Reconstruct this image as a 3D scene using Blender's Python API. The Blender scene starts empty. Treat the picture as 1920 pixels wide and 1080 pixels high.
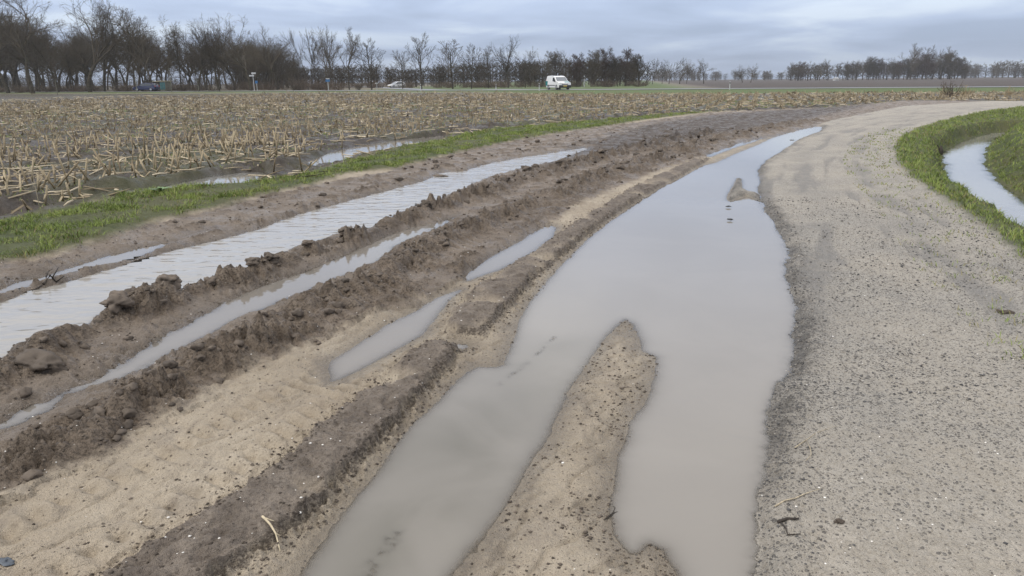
import bpy, bmesh, math, random
import numpy as np
from mathutils import Matrix, Vector
R = math.radians
SC = bpy.context.scene
COL = SC.collection
# ------------------------------------------------------------------ camera
CH = 1.65; FPX = 1387.0; PITCH = R(15.66); ROLL = R(0.56)
FW = np.array([0, math.cos(PITCH), -math.sin(PITCH)])
UP0 = np.array([0, math.sin(PITCH), math.cos(PITCH)]); RT0 = np.array([1., 0, 0])
RT = RT0*math.cos(ROLL) - UP0*math.sin(ROLL)
UP = UP0*math.cos(ROLL) + RT0*math.sin(ROLL)
CAM = np.array([0, 0, CH])
cd = bpy.data.cameras.new('camera'); cam = bpy.data.objects.new('camera', cd); COL.objects.link(cam)
m = Matrix.Identity(4)
for i in range(3):
    m[i][0] = RT[i]; m[i][1] = UP[i]; m[i][2] = -FW[i]; m[i][3] = CAM[i]
cam.matrix_world = m
cd.sensor_width = 36.0; cd.lens = FPX/1920*36.0; cd.clip_end = 6000; cd.clip_start = 0.05
SC.camera = cam
# ------------------------------------------------------------------ world, sun, exposure
SUN_EL, SUN_AZ = R(38), R(-112)      # veiled sun high on the left, behind cloud
w = bpy.data.worlds.new('World'); SC.world = w; w.use_nodes = True
nt = w.node_tree; nt.nodes.clear()
def wn(t, **k):
    n = nt.nodes.new(t)
    for a, b in k.items(): setattr(n, a, b)
    return n
tc = wn('ShaderNodeTexCoord'); sep = wn('ShaderNodeSeparateXYZ'); nt.links.new(tc.outputs['Generated'], sep.inputs[0])
def wmath(op, a, b=None, c=None):
    n = wn('ShaderNodeMath', operation=op)
    for i, v in enumerate((a, b, c)):
        if v is None: continue
        if isinstance(v, (int, float)): n.inputs[i].default_value = v
        else: nt.links.new(v, n.inputs[i])
    return n.outputs[0]
zc = wmath('MAXIMUM', sep.outputs[2], 0.0)
zd = wmath('ADD', zc, 0.10)
px_ = wmath('DIVIDE', sep.outputs[0], zd); py_ = wmath('DIVIDE', sep.outputs[1], zd)
cmb = wn('ShaderNodeCombineXYZ'); nt.links.new(px_, cmb.inputs[0]); nt.links.new(py_, cmb.inputs[1])
n1 = wn('ShaderNodeTexNoise'); n1.inputs['Scale'].default_value = 0.62; n1.inputs['Detail'].default_value = 5; n1.inputs['Roughness'].default_value = 0.5; n1.inputs['Distortion'].default_value = 0.4
nt.links.new(cmb.outputs[0], n1.inputs['Vector'])
rp = wn('ShaderNodeValToRGB'); nt.links.new(n1.outputs['Fac'], rp.inputs[0])
rp.color_ramp.elements[0].position = 0.38; rp.color_ramp.elements[0].color = (0.285, 0.345, 0.465, 1)
rp.color_ramp.elements[1].position = 0.66; rp.color_ramp.elements[1].color = (0.485, 0.552, 0.65, 1)
e = rp.color_ramp.elements.new(0.52); e.color = (0.348, 0.416, 0.552, 1)
# overcast luminance: the cloud layer brightens towards the zenith
grad = wmath('MULTIPLY_ADD', wmath('DIVIDE', zc, wmath('ADD', zc, 0.5)), 3.3, 0.94)
neu = wn('ShaderNodeMix', data_type='RGBA'); nt.links.new(wmath('MULTIPLY', wmath('SUBTRACT', zc, 0.16), 2.4), neu.inputs[0]); neu.clamp_factor = True
nt.links.new(rp.outputs[0], neu.inputs[6])
hue = wn('ShaderNodeMix', data_type='RGBA', blend_type='MULTIPLY'); hue.inputs[0].default_value = 1.0; nt.links.new(rp.outputs[0], hue.inputs[6]); hue.inputs[7].default_value = (1.29, 1.045, 0.775, 1)
nt.links.new(hue.outputs[2], neu.inputs[7])
vm = wn('ShaderNodeVectorMath', operation='SCALE'); nt.links.new(neu.outputs[2], vm.inputs[0])
nt.links.new(wmath('MULTIPLY', grad, 10.0), vm.inputs['Scale'])
sky = wn('ShaderNodeTexSky', sky_type='NISHITA'); sky.sun_disc = False; sky.sun_elevation = SUN_EL; sky.sun_rotation = SUN_AZ
mx = wn('ShaderNodeMix', data_type='RGBA'); mx.inputs[0].default_value = 0.94
nt.links.new(sky.outputs[0], mx.inputs[6]); nt.links.new(vm.outputs[0], mx.inputs[7])
bg = wn('ShaderNodeBackground'); bg.inputs[1].default_value = 0.1; nt.links.new(mx.outputs[2], bg.inputs[0])
wo = wn('ShaderNodeOutputWorld'); nt.links.new(bg.outputs[0], wo.inputs[0])
sd_ = bpy.data.lights.new('sun', 'SUN'); sd_.energy = 1.5; sd_.angle = R(13); sd_.color = (1.0, 0.96, 0.9)
so = bpy.data.objects.new('sun', sd_); COL.objects.link(so)
sdir = Vector((math.sin(SUN_AZ)*math.cos(SUN_EL), math.cos(SUN_AZ)*math.cos(SUN_EL), math.sin(SUN_EL)))
so.rotation_euler = sdir.to_track_quat('Z', 'Y').to_euler(); so.location = (0, 0, 60)
SC.view_settings.view_transform = 'Standard'; SC.view_settings.look = 'None'; SC.view_settings.gamma = 1.0
SC.view_settings.exposure = 0.15; SC.view_settings.use_curve_mapping = False
SC.cycles.use_denoising = True; SC.cycles.max_bounces = 5; SC.cycles.diffuse_bounces = 3; SC.cycles.volume_bounces = 0
SC.cycles.transparent_max_bounces = 12; SC.cycles.caustics_reflective = False

# ------------------------------------------------------------------ helpers
def unp(u, v, z=0.0):
    """photo pixel -> point on the horizontal plane z"""
    d = FW*FPX + RT*(u-960) + UP*(540-v)
    t = (z-CH)/d[2]
    return CAM + d*t
def upoly(pts, z=0.0): return np.array([unp(u, v, z)[:2] for u, v in pts])
def atd(u, v, dist):
    """photo pixel -> point at forward distance dist (for things whose distance is known)"""
    d = FW*FPX + RT*(u-960) + UP*(540-v)
    return CAM + d*(dist/d[1])
_rs = np.random.RandomState(7); PERM = _rs.permutation(512); PERM = np.concatenate([PERM, PERM, PERM])
GA = _rs.rand(512)*2*np.pi; GX, GY = np.cos(GA), np.sin(GA)
def perlin(x, y, seed=0):
    xi = np.floor(x).astype(np.int64); yi = np.floor(y).astype(np.int64)
    xf = x-xi; yf = y-yi
    u = xf*xf*xf*(xf*(xf*6-15)+10); v = yf*yf*yf*(yf*(yf*6-15)+10)
    def g(ix, iy, fx, fy):
        h = PERM[(PERM[(ix+seed*37) & 511] + iy) & 511]
        return GX[h]*fx + GY[h]*fy
    a = g(xi, yi, xf, yf); b = g(xi+1, yi, xf-1, yf); c = g(xi, yi+1, xf, yf-1); d = g(xi+1, yi+1, xf-1, yf-1)
    return ((a*(1-u)+b*u)*(1-v) + (c*(1-u)+d*u)*v)*1.5
def fbm(x, y, s, o=3, seed=0, rough=0.5):
    t = 0; a = 1.0; f = 1.0/s; n = 0
    for i in range(o):
        t = t + a*perlin(x*f+13.7*i, y*f-7.1*i, seed+i*3); n += a; a *= rough; f *= 2.03
    return t/n
def ss(a, b, x):
    t = np.clip((x-a)/(b-a), 0, 1); return t*t*(3-2*t)
def sdpoly(P, x, y, far=3.0):
    """signed distance to polygon P (negative inside), clamped to far away from its box"""
    out = np.full(x.shape, far); lo = P.min(0)-far; hi = P.max(0)+far
    k = np.where((x > lo[0]) & (x < hi[0]) & (y > lo[1]) & (y < hi[1]))[0]
    if len(k) == 0: return out
    X = x[k]; Y = y[k]; d2 = np.full(X.shape, far*far); ins = np.zeros(X.shape, bool)
    n = len(P)
    for i in range(n):
        ax, ay = P[i]; bx, by = P[(i+1) % n]; ex, ey = bx-ax, by-ay
        L = ex*ex+ey*ey+1e-12
        t = np.clip(((X-ax)*ex+(Y-ay)*ey)/L, 0, 1)
        d2 = np.minimum(d2, (X-ax-t*ex)**2+(Y-ay-t*ey)**2)
        if ey != 0:
            c = ((ay > Y) != (by > Y)) & (X < ex*(Y-ay)/ey+ax)
            ins ^= c
    d = np.sqrt(d2); out[k] = np.where(ins, -d, d); return out
def dline(P, x, y, far=3.0):
    """distance to polyline, side (positive on its right), along-parameter"""
    out = np.full(x.shape, far); sgn = np.ones(x.shape); lo = P.min(0)-far; hi = P.max(0)+far
    k = np.where((x > lo[0]) & (x < hi[0]) & (y > lo[1]) & (y < hi[1]))[0]
    X = x[k]; Y = y[k]; best = np.full(X.shape, far*far); sg = np.ones(X.shape)
    for i in range(len(P)-1):
        ax, ay = P[i]; bx, by = P[i+1]; ex, ey = bx-ax, by-ay
        t = np.clip(((X-ax)*ex+(Y-ay)*ey)/(ex*ex+ey*ey+1e-12), 0, 1)
        d = (X-ax-t*ex)**2+(Y-ay-t*ey)**2
        s = np.where(ex*(Y-ay)-ey*(X-ax) < 0, 1.0, -1.0)
        m_ = d < best; best = np.where(m_, d, best); sg = np.where(m_, s, sg)
    out[k] = np.sqrt(best); sgn[k] = sg
    return out, sgn
def dalong(P, x, y, far=1.0):
    """distance to polyline, arc length along it, side"""
    out = np.full(x.shape, far); al = np.zeros(x.shape); sgn = np.ones(x.shape); lo = P.min(0)-far; hi = P.max(0)+far
    k = np.where((x > lo[0]) & (x < hi[0]) & (y > lo[1]) & (y < hi[1]))[0]
    X = x[k]; Y = y[k]; best = np.full(X.shape, far*far); ba = np.zeros(X.shape); sg = np.ones(X.shape); acc = 0.0
    for i in range(len(P)-1):
        ax, ay = P[i]; bx, by = P[i+1]; ex, ey = bx-ax, by-ay; L = math.hypot(ex, ey)
        t = np.clip(((X-ax)*ex+(Y-ay)*ey)/(L*L+1e-12), 0, 1); d = (X-ax-t*ex)**2+(Y-ay-t*ey)**2; m_ = d < best
        best = np.where(m_, d, best); ba = np.where(m_, acc+t*L, ba); sg = np.where(m_, np.where(ex*(Y-ay)-ey*(X-ax) < 0, 1.0, -1.0), sg); acc += L
    out[k] = np.sqrt(best); al[k] = ba; sgn[k] = sg
    return out, al, sgn
# ---- material helper
class Mat:
    def __init__(s, name):
        s.m = bpy.data.materials.new(name); s.m.use_nodes = True; s.t = s.m.node_tree; s.t.nodes.clear()
        s.out = s.n('ShaderNodeOutputMaterial'); s.b = s.n('ShaderNodeBsdfPrincipled'); s.l(s.b.outputs[0], s.out.inputs[0])
        s._co = None
    def n(s, t, **k):
        q = s.t.nodes.new(t)
        for a, b in k.items(): setattr(q, a, b)
        return q
    def l(s, a, b): s.t.links.new(a, b)
    def put(s, v, i):
        if isinstance(v, (int, float)): i.default_value = v
        elif isinstance(v, tuple): i.default_value = v if len(v) == 4 or i.type == 'VECTOR' else v+(1,)
        else: s.l(v, i)
    def co(s):
        if s._co is None: s._co = s.n('ShaderNodeTexCoord').outputs['Object']
        return s._co
    def attr(s, name): return s.n('ShaderNodeAttribute', attribute_name=name).outputs['Fac']
    def noise(s, sc, det=3, rough=0.5, vec=None, dist=0.0, col=False):
        q = s.n('ShaderNodeTexNoise'); s.l(vec or s.co(), q.inputs['Vector']); q.inputs['Scale'].default_value = sc
        q.inputs['Detail'].default_value = det; q.inputs['Roughness'].default_value = rough; q.inputs['Distortion'].default_value = dist
        return q.outputs['Color' if col else 'Fac']
    def vor(s, sc, feat='F1', out='Distance', vec=None):
        q = s.n('ShaderNodeTexVoronoi', feature=feat); s.l(vec or s.co(), q.inputs['Vector']); q.inputs['Scale'].default_value = sc
        return q.outputs[out]
    def math(s, op, a, b=0.0, c=None, clamp=False):
        q = s.n('ShaderNodeMath', operation=op); q.use_clamp = clamp
        s.put(a, q.inputs[0]); s.put(b, q.inputs[1])
        if c is not None: s.put(c, q.inputs[2])
        return q.outputs[0]
    def ramp(s, f, a, b, va=0.0, vb=1.0):
        q = s.n('ShaderNodeMapRange', interpolation_type='SMOOTHSTEP'); s.put(f, q.inputs[0])
        for i, v in enumerate((a, b, va, vb)): q.inputs[1+i].default_value = v
        return q.outputs[0]
    def mix(s, f, a, b, bt='MIX'):
        q = s.n('ShaderNodeMix', data_type='RGBA', blend_type=bt); s.put(f, q.inputs[0]); s.put(a, q.inputs[6]); s.put(b, q.inputs[7])
        return q.outputs[2]
    def bump(s, h, st, dist=0.01, nrm=None):
        q = s.n('ShaderNodeBump'); s.put(h, q.inputs['Height']); s.put(st, q.inputs['Strength']); q.inputs['Distance'].default_value = dist
        if nrm is not None: s.l(nrm, q.inputs['Normal'])
        return q.outputs[0]
    def fin(s, col, rough=0.8, nrm=None, spec=None, metal=0.0):
        s.put(col, s.b.inputs['Base Color']); s.put(rough, s.b.inputs['Roughness'])
        if nrm is not None: s.l(nrm, s.b.inputs['Normal'])
        if spec is not None: s.put(spec, s.b.inputs['Specular IOR Level'])
        s.b.inputs['Metallic'].default_value = metal
        return s.m
def simple(name, col, rough=0.6, var=0.15, sc=20.0, metal=0.0, spec=None):
    q = Mat(name); n = q.noise(sc, 3)
    c = q.mix(q.ramp(n, 0.3, 0.7), tuple(v*(1-var) for v in col)+(1,), tuple(min(1, v*(1+var)) for v in col)+(1,))
    return q.fin(c, rough, metal=metal, spec=spec)
def tag(o, label=None, cat=None, group=None, kind=None):
    if label: o['label'] = label
    if cat: o['category'] = cat
    if group: o['group'] = group
    if kind: o['kind'] = kind
    return o
def npmesh(name, V, F, mat=None, smooth=False):
    """V (n,3), F (m,3|4) arrays -> mesh"""
    me = bpy.data.meshes.new(name); V = np.asarray(V, np.float32); F = np.asarray(F, np.int32)
    me.vertices.add(len(V)); me.vertices.foreach_set('co', V.ravel())
    k = F.shape[1]; me.loops.add(F.size); me.loops.foreach_set('vertex_index', F.ravel())
    me.polygons.add(len(F)); me.polygons.foreach_set('loop_start', np.arange(0, F.size, k, dtype=np.int32))
    me.polygons.foreach_set('loop_total', np.full(len(F), k, np.int32))
    if smooth: me.polygons.foreach_set('use_smooth', np.ones(len(F), bool))
    me.update(calc_edges=True)
    if mat: me.materials.append(mat)
    return me
def fattr(me, name, a):
    q = me.attributes.new(name, 'FLOAT', 'POINT'); q.data.foreach_set('value', np.asarray(a, np.float32))
def link(name, me, parent=None, loc=None):
    o = bpy.data.objects.new(name, me); COL.objects.link(o)
    if parent is not None: o.parent = parent
    if loc is not None: o.location = loc
    return o
def empty(name, loc, rz=0.0, s=1.0):
    o = bpy.data.objects.new(name, None); COL.objects.link(o); o.location = loc; o.rotation_euler = (0, 0, rz); o.scale = (s, s, s)
    o.empty_display_size = 0.2
    return o
# ------------------------------------------------------------------ layout traced on the ground plane
P1 = upoly([(1546,236),(1535,247),(1497,263),(1467,283),(1437,303),(1423,317),(1421,347),(1424,365),(1428,380),(1440,400),(1457,423),(1470,447),(1484,483),(1474,494),(1478,513),(1487,538),(1492,560),(1497,593),(1493,653),(1483,703),(1465,733),(1453,773),(1447,820),(1445,860),(1444,920),(1437,957),(1433,1013),(1427,1080),(1420,1250),
 (1300,1250),(1270,1085),(1258,1058),(1243,1032),(1218,1022),(1198,1034),(1182,1036),(1166,1026),(1152,1003),(1143,965),(1150,917),(1157,860),(1173,827),(1180,790),(1207,760),(1220,737),(1228,700),(1230,670),(1203,657),(1200,637),(1187,610),(1173,599),(1140,627),(1107,673),(1080,713),(1063,737),(1050,767),(1033,813),(1000,860),(973,913),(940,960),(910,1005),(880,1040),(850,1080),(740,1250),
 (440,1250),(567,1075),(617,1000),(640,967),(677,918),(707,883),(740,837),(773,793),(820,753),(847,723),(873,700),(897,687),(930,688),(945,683),(945,675),(953,663),(965,633),(973,602),(993,567),(1017,537),(1050,500),(1080,470),(1107,443),(1140,417),(1190,383),(1240,350),(1280,331),(1313,312),(1343,305),(1380,288),(1423,271),(1445,260),(1480,248),(1527,237)])
BAR = upoly([(1383,334),(1390,336),(1391,355),(1411,362),(1424,366),(1426,376),(1400,368),(1385,372),(1368,378),(1363,372),(1374,352)])   # gravel bar in the big puddle
P2 = upoly([(-500,735),(-120,604),(0,566),(57,543),(110,533),(160,517),(220,500),(247,491),(283,480),(333,467),(400,452),(483,430),(550,404),(640,380),(723,358),(800,337),(823,324),(873,320),(907,308),(990,293),(1100,277),(1103,280),(1040,303),(973,317),(917,332),(880,350),(827,373),(783,388),(723,412),(697,430),(640,438),(560,463),(500,487),(450,513),(383,535),(300,556),(233,572),(187,592),(160,620),(137,634),(70,652),(20,668),(0,680),(-120,745),(-450,930)])
P3 = upoly([(-200,594),(0,541),(33,529),(90,515),(133,502),(173,488),(217,476),(283,460),(325,453),(290,471),(247,488),(217,494),(160,505),(110,520),(77,531),(33,545),(0,554),(-200,617)])
P4 = upoly([(-400,950),(-150,850),(0,790),(20,777),(63,757),(93,753),(110,740),(147,722),(180,712),(230,682),(303,632),(360,603),(417,570),(473,542),(527,522),(567,511),(597,498),(640,481),(683,460),(720,443),(767,427),(820,417),(860,405),(827,427),(773,448),(740,462),(730,475),(687,502),(640,519),(560,552),(517,569),(447,599),(387,630),(330,658),(250,700),(172,726),(127,738),(97,765),(55,789),(27,799),(0,809),(-150,875),(-400,990)])
P5a = upoly([(1033,423),(1013,427),(973,453),(917,483),(880,507),(868,519),(875,528),(897,519),(933,508),(973,488),(1003,471),(1038,444),(1043,428)])
P5b = upoly([(862,543),(813,560),(780,583),(720,610),(703,623),(660,650),(622,676),(615,692),(622,715),(640,711),(677,694),(707,677),(750,653),(793,627),(817,597),(840,565),(868,543)])
P6 = upoly([(250,362),(320,346),(380,333),(450,323),(492,322),(505,328),(480,343),(443,349),(400,351),(320,358)], 0.0)
P7 = upoly([(566,306),(620,285),(680,272),(750,262),(832,254),(840,262),(760,275),(690,287),(640,299),(600,311)])
P8 = upoly([(1323,291),(1390,267),(1440,255),(1420,264),(1380,276),(1330,295)])
P9 = upoly([(846,646),(872,645),(879,651),(868,656),(850,655)])
PUD = [('P1', P1), ('P2', P2), ('P3', P3), ('P4', P4), ('P5a', P5a), ('P5b', P5b), ('P6', P6), ('P7', P7), ('P8', P8), ('P9', P9)]
R1 = upoly([(-300,860),(0,712),(70,672),(190,612),(300,578),(420,542),(520,508),(600,475),(690,446),(790,403),(880,373),(960,346),(1050,320),(1130,300),(1230,272),(1330,250)])
R2 = upoly([(-300,1110),(0,932),(150,842),(280,765),(400,692),(500,640),(620,578),(720,518),(800,468),(900,428),(1000,385),(1100,347),(1200,310),(1300,274),(1400,252),(1520,228)])
R2b = upoly([(640,640),(700,600),(800,540),(880,490),(960,440),(1040,395),(1130,350)])
R0 = upoly([(-200,585),(0,560),(110,526),(220,497),(300,470),(400,443),(500,418),(620,378),(720,350),(820,322)])
SL1 = upoly([(838,622),(862,630),(903,632),(935,598),(1000,525),(1060,473),(1120,425),(1180,385),(1270,335),(1330,300),(1300,303),(1200,350),(1110,405),(1040,450),(960,505),(890,548),(850,592)])
SL2 = upoly([(815,645),(857,662),(805,725),(745,795),(665,875),(590,958),(500,1035),(420,1090),(300,1250),(60,1250),(230,1090),(330,1025),(480,925),(600,825),(680,752),(760,682)])
GRAVEL = upoly([(1380,1400),(1427,1080),(1445,900),(1453,773),(1483,703),(1493,653),(1491,560),(1475,500),(1440,400),(1420,345),(1436,303),(1497,263),(1546,236),(1600,217),(1700,201),(1800,193),(1920,188),(2300,176),(2300,186),(1920,203),(1860,210),(1790,225),(1730,243),(1690,262),(1680,280),(1685,310),(1710,340),(1760,375),(1820,415),(1880,460),(1920,495),(2100,620),(2400,830),(3200,1400)])
MUDP = upoly([(-500,1280),(0,958),(90,918),(200,868),(310,800),(420,728),(560,662),(640,622),(780,572),(870,520),(1000,440),(1100,380),(1250,318),(1400,270),(1560,230),(1700,201),(1920,187),(2300,176),(2300,170),(1920,178),(1700,190),(1560,203),(1330,213),(1130,240),(1050,252),(960,268),(880,285),(800,305),(720,328),(650,340),(600,350),(500,372),(420,395),(330,415),(270,432),(200,455),(130,480),(60,495),(0,502),(-300,600),(-900,800)])
SANDP = upoly([(-300,1200),(0,975),(100,930),(250,865),(420,770),(560,695),(615,665),(620,716),(700,692),(780,660),(700,735),(610,815),(480,920),(330,1015),(220,1085),(60,1250),(-300,1400)])
VERGE = upoly([(-600,560),(0,425),(60,410),(150,396),(230,376),(300,362),(380,354),(470,346),(560,336),(640,312),(700,296),(780,276),(850,258),(950,244),(1050,235),(1150,226),(1250,217),(1335,212),(1220,226),(1130,240),(1050,252),(960,268),(880,285),(800,305),(735,322),(690,326),(640,333),(600,348),(500,371),(420,394),(330,414),(270,431),(200,454),(130,478),(60,492),(0,498),(-300,590),(-600,690)])
WZ = -0.32
LOBE = upoly([(430,1300),(600,1000),(720,830),(880,690),(960,660),(1010,640),(1080,640),(1060,740),(980,900),(860,1080),(760,1300)])   # siltier arm of the big puddle
SHOAL = upoly([(935,722),(965,700),(1000,672),(1040,632)]); SHOAL2 = upoly([(640,1120),(700,1065),(745,1000)])
_lc = upoly([(1920,423),(1863,387),(1813,353),(1770,327),(1753,313)], 0.03)   # crest of the near bank hides the water edge
_a = _lc[0]-_lc[1]; _a /= np.hypot(*_a); _ext = _lc[0]+_a*8
_off = np.array([0.28, -0.05])
DW = np.vstack([[_ext+_off], _lc+_off, upoly([(1765,286),(1800,266),(1830,256),(1857,250)], WZ), [unp(1900,247,WZ)[:2]], [unp(2080,240,WZ)[:2]],
                [unp(2080,246,WZ)[:2]], upoly([(1900,254),(1866,259),(1846,280),(1848,310),(1867,337),(1897,357),(1920,378)], WZ), [unp(1920,378,WZ)[:2]+_a*9+np.array([0.4,0])]])
BANKOUT = upoly([(2300,176),(2300,186),(1920,203),(1860,210),(1790,225),(1730,243),(1690,262),(1680,280),(1685,310),(1710,340),(1760,375),(1820,415),(1880,460),(1920,495),(2100,620),(2400,830),(3200,1400)])
BANK = np.vstack([BANKOUT[1:], [[40, 1.0]], [[70, 30]]])
# public road across the back, and the side road that joins it
ROADA = np.array([(-230,205),(-150,172),(-110,156),(-69,138.5),(-30,122),(6.5,105.5),(30,98.5),(61,91.0),(110,81),(190,66),(300,48)], float)
ROADB = np.array([(-95,330),(-62,262),(-34,200),(-14,145),(-3,118),(1.5,108)], float)
VANP = np.array([6.6, 105.0])
FIELDDIR = np.array([0.31, 0.9507])
def field_axes(x, y):
    return x*FIELDDIR[1]-y*FIELDDIR[0], x*FIELDDIR[0]+y*FIELDDIR[1]
TYRE1 = upoly([(560,640),(700,560),(820,490),(920,432),(1020,385),(1120,345),(1230,308),(1340,274)])
TYRE2 = upoly([(0,880),(160,790),(300,712),(420,650),(560,580),(700,505),(820,450),(950,400),(1080,345),(1200,300),(1330,262)])
TYRE3 = upoly([(20,725),(150,665),(300,605),(430,562),(560,520),(700,462),(860,393),(1000,348),(1150,305),(1300,262)])
def terrain(x, y):
    """height and ground-cover masks at world points"""
    x = np.asarray(x, float); y = np.asarray(y, float); n = x.shape; z = np.zeros(n); M = {}
    r = np.hypot(x, y); near = r < 60
    k = np.where(near)[0]
    for q in ('mud', 'sand', 'gravel', 'verge', 'bank', 'field', 'wet', 'slab', 'sdp', 'wheel', 'crest'): M[q] = np.zeros(n)
    M['sdp'][:] = 3.0
    X = x[k]; Y = y[k]; rk = r[k]
    if len(k):
        def on(mask, f):
            out_ = np.zeros(X.shape); q = mask > 0.004
            if q.any(): out_[q] = f(X[q], Y[q])
            return out_
        wob = 0.035*fbm(X, Y, 0.35, 3, 5)+0.02*fbm(X, Y, 0.09, 2, 6)
        sd = np.full(X.shape, 1.2)
        for nm, P in PUD: sd = np.minimum(sd, sdpoly(P, X, Y, 1.2))
        sd = np.maximum(sd, -sdpoly(BAR, X, Y, 1.2))
        grs = sdpoly(GRAVEL, X, Y, 1.0); mudw = sdpoly(MUDP, X, Y, 1.0); sps = sdpoly(SANDP, X, Y, 1.0)
        nearw = np.abs(sd) < 0.4
        ragg = 0.35+0.85*ss(0.2, -0.1, grs)+0.6*ss(0.1, -0.1, mudw)
        sd = sd+ragg*on(nearw, lambda a, b: 0.034*fbm(a, b, 0.30, 3, 101)+0.024*fbm(a, b, 0.08, 3, 102)+0.013*fbm(a, b, 0.025, 2, 103))
        mud = ss(0.07, -0.07, mudw+wob*3.5)
        sandp = ss(0.05, -0.15, sps+wob*2)
        grav = np.maximum(ss(0.24, 0.06, grs+wob)*(1-ss(-.05, -.25, mudw)), ss(.04, -.03, sdpoly(BAR, X, Y, .6)))
        vs = sdpoly(VERGE, X, Y, 1.0); verge = ss(0.12, -0.12, vs+wob*3)
        bs = sdpoly(BANK, X, Y, 4.0); bank = ss(0.15, -0.12, bs+wob*2)
        s1 = sdpoly(SL1, X, Y, 0.6); s2 = sdpoly(SL2, X, Y, 0.6); sl = np.minimum(s1, s2)
        vx = np.interp(Y, VERGE_L[:, 1], VERGE_L[:, 0])
        field = ss(0.15, -0.1, (X-vx)*0.9+wob*2)*(1-grav)*(1-bank)*(1-mud)
        mudland = mud*(1-sandp)
        land = 0.050*(1-np.exp(-np.maximum(sd, 0)/np.where(mudland > .5, 0.10, 0.30)))
        bowl = -0.075*(1-np.exp(np.minimum(sd, 0)/0.30))
        h = np.where(sd > 0, land, bowl)
        for P, wd, sh in ((SHOAL, .035, .004), (SHOAL2, .06, .002)):
            d = dline(P, X, Y, .5)[0]; h = np.where(sd < -.02, h+(-sh-h)*np.exp(-(d/wd)**2)*np.clip(.8+on(d < .4, lambda a, b: fbm(a, b, .08, 3, 104)), 0, 1.12), h)
        out = ss(-0.02, 0.12, sd)            # relief fades under water
        out2 = ss(-0.035, 0.05, sd)
        # ridges of churned mud
        mm = mudland
        lump = on(np.maximum(mm, ss(.6, .3, sd)), lambda a, b: np.clip(0.55+1.0*fbm(a, b, 0.42, 3, 21), 0.08, 1.6))
        rid = np.zeros(X.shape)
        for P, hh, wd in ((R1, 0.125, 0.16), (R2, 0.105, 0.22), (R2b, 0.045, 0.13), (R0, 0.028, 0.06)):
            d, sg = dline(P, X, Y, 1.2)
            sc_ = 1+0.7*ss(6, 18, rk)
            rid = np.maximum(rid, hh*lump*np.exp(-(d/(wd*sc_))**2))
        h = h+rid*out2
        # clods: billowed noise at several scales, sharper where freshly turned
        def cl(a, b):
            wx_ = 0.05*fbm(a, b, 0.2, 2, 34); wy_ = 0.05*fbm(a, b, 0.2, 2, 35)
            b1 = np.abs(fbm(a+wx_, b+wy_, 0.30, 2, 31)); b2 = np.abs(fbm(a+wx_, b+wy_, 0.13, 2, 32)); b3 = np.abs(fbm(a+wx_*.6, b+wy_*.6, 0.05, 2, 33))
            sm = np.clip(0.62+2.2*fbm(a, b, 0.7, 2, 36), 0.06, 1.25)*(1-.45*ss(12, 24, np.hypot(a, b)))      # smeared, smooth stretches between crumbly ones
            return 0.085*(b1-0.22)+sm*(0.10*(b2-0.20)+0.055*(b3-0.2))
        rough = np.clip(0.45+rid/0.065, 0, 1.4)*mudland
        far_amp = 1+1.1*ss(8, 20, rk)
        h = h+on(mm, cl)*rough*out2*far_amp
        M['crest'][k] = np.clip((h-.035)/.07, 0, 1)
        # tyre lugs pressed across the wheel lines
        for P, wd, sp_ in ((TYRE1, .20, .135), (TYRE2, .16, .12), (TYRE3, .17, .125)):
            d, al, sg = dalong(P, X, Y, 0.6)
            ph = (al+sg*d*0.55)/sp_
            lug = ss(.15, .35, np.abs((ph % 1.0)-.5))*ss(wd, wd*.7, d)
            h = h+mud*out*lug*0.020*ss(.0, .25, on(d < .55, lambda a, b: fbm(a, b, 0.8, 2, 37))+.12)-mud*out*0.012*ss(wd*1.1, wd*.8, d)
        # slabs with broken right edges
        sm_ = (np.abs(sl) < .5) | (sl < 0)
        e = sl+on(sm_, lambda a, b: 0.060*fbm(a, b, 0.22, 3, 41)+0.026*fbm(a, b, 0.06, 2, 42))
        slab = ss(0.010, -0.014, e)*ss(-.55, -.1, on(sm_, lambda a, b: fbm(a, b, .5, 2, 48)))
        h = h+slab*on(sm_, lambda a, b: 0.046+0.018*fbm(a, b, 0.25, 3, 43)+0.014*fbm(a, b, 0.05, 3, 44))*out2
        M['slab'][k] = slab
        crumb = ss(0.16, 0.0, np.abs(sl))*on(np.abs(sl) < .2, lambda a, b: np.clip(fbm(a, b, 0.035, 2, 46), 0, 1))
        h = h+0.045*crumb*out2*(1-slab)
        # sand flats: long soft tyre streaks, shallow prints
        fa, fb = X*0.83-Y*0.55, X*0.55+Y*0.83
        dirt = (1-grav)*(1-field)*(1-bank)*(rk < 30)
        q = dirt > .01; ff = np.zeros(X.shape)
        if q.any():
            a, b, c_, d_ = X[q], Y[q], fa[q], fb[q]
            ff[q] = sandp[q]*0.014*fbm(c_, d_*0.18, 0.12, 3, 51)+0.010*fbm(a, b, 0.5, 3, 52)+0.0095*fbm(a, b, 0.07, 3, 53)-0.011*np.clip(np.abs(fbm(c_, d_*0.35, 0.16, 3, 54))*-6+1, 0, 1)
        h = h+ff*out
        lug = np.exp(-((sps+0.16)/0.06)**2)*np.sin(fb*2*np.pi/0.11)
        h = h+0.020*lug*out*(1-slab)
        # gravel: crumbling bank along the water, then a firm crowned surface
        gd = dline(BANKLINE, X, Y, 3.5)[0]
        wh = grav*(np.exp(-((gd-0.75)/0.17)**2)+np.exp(-((gd-1.75)/0.22)**2)+.6*np.exp(-((gd-2.55)/0.14)**2))*np.clip(.35+on(grav, lambda a, b: fbm(a, b, 1.4, 3, 65))*1.6, 0, 1)
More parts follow.
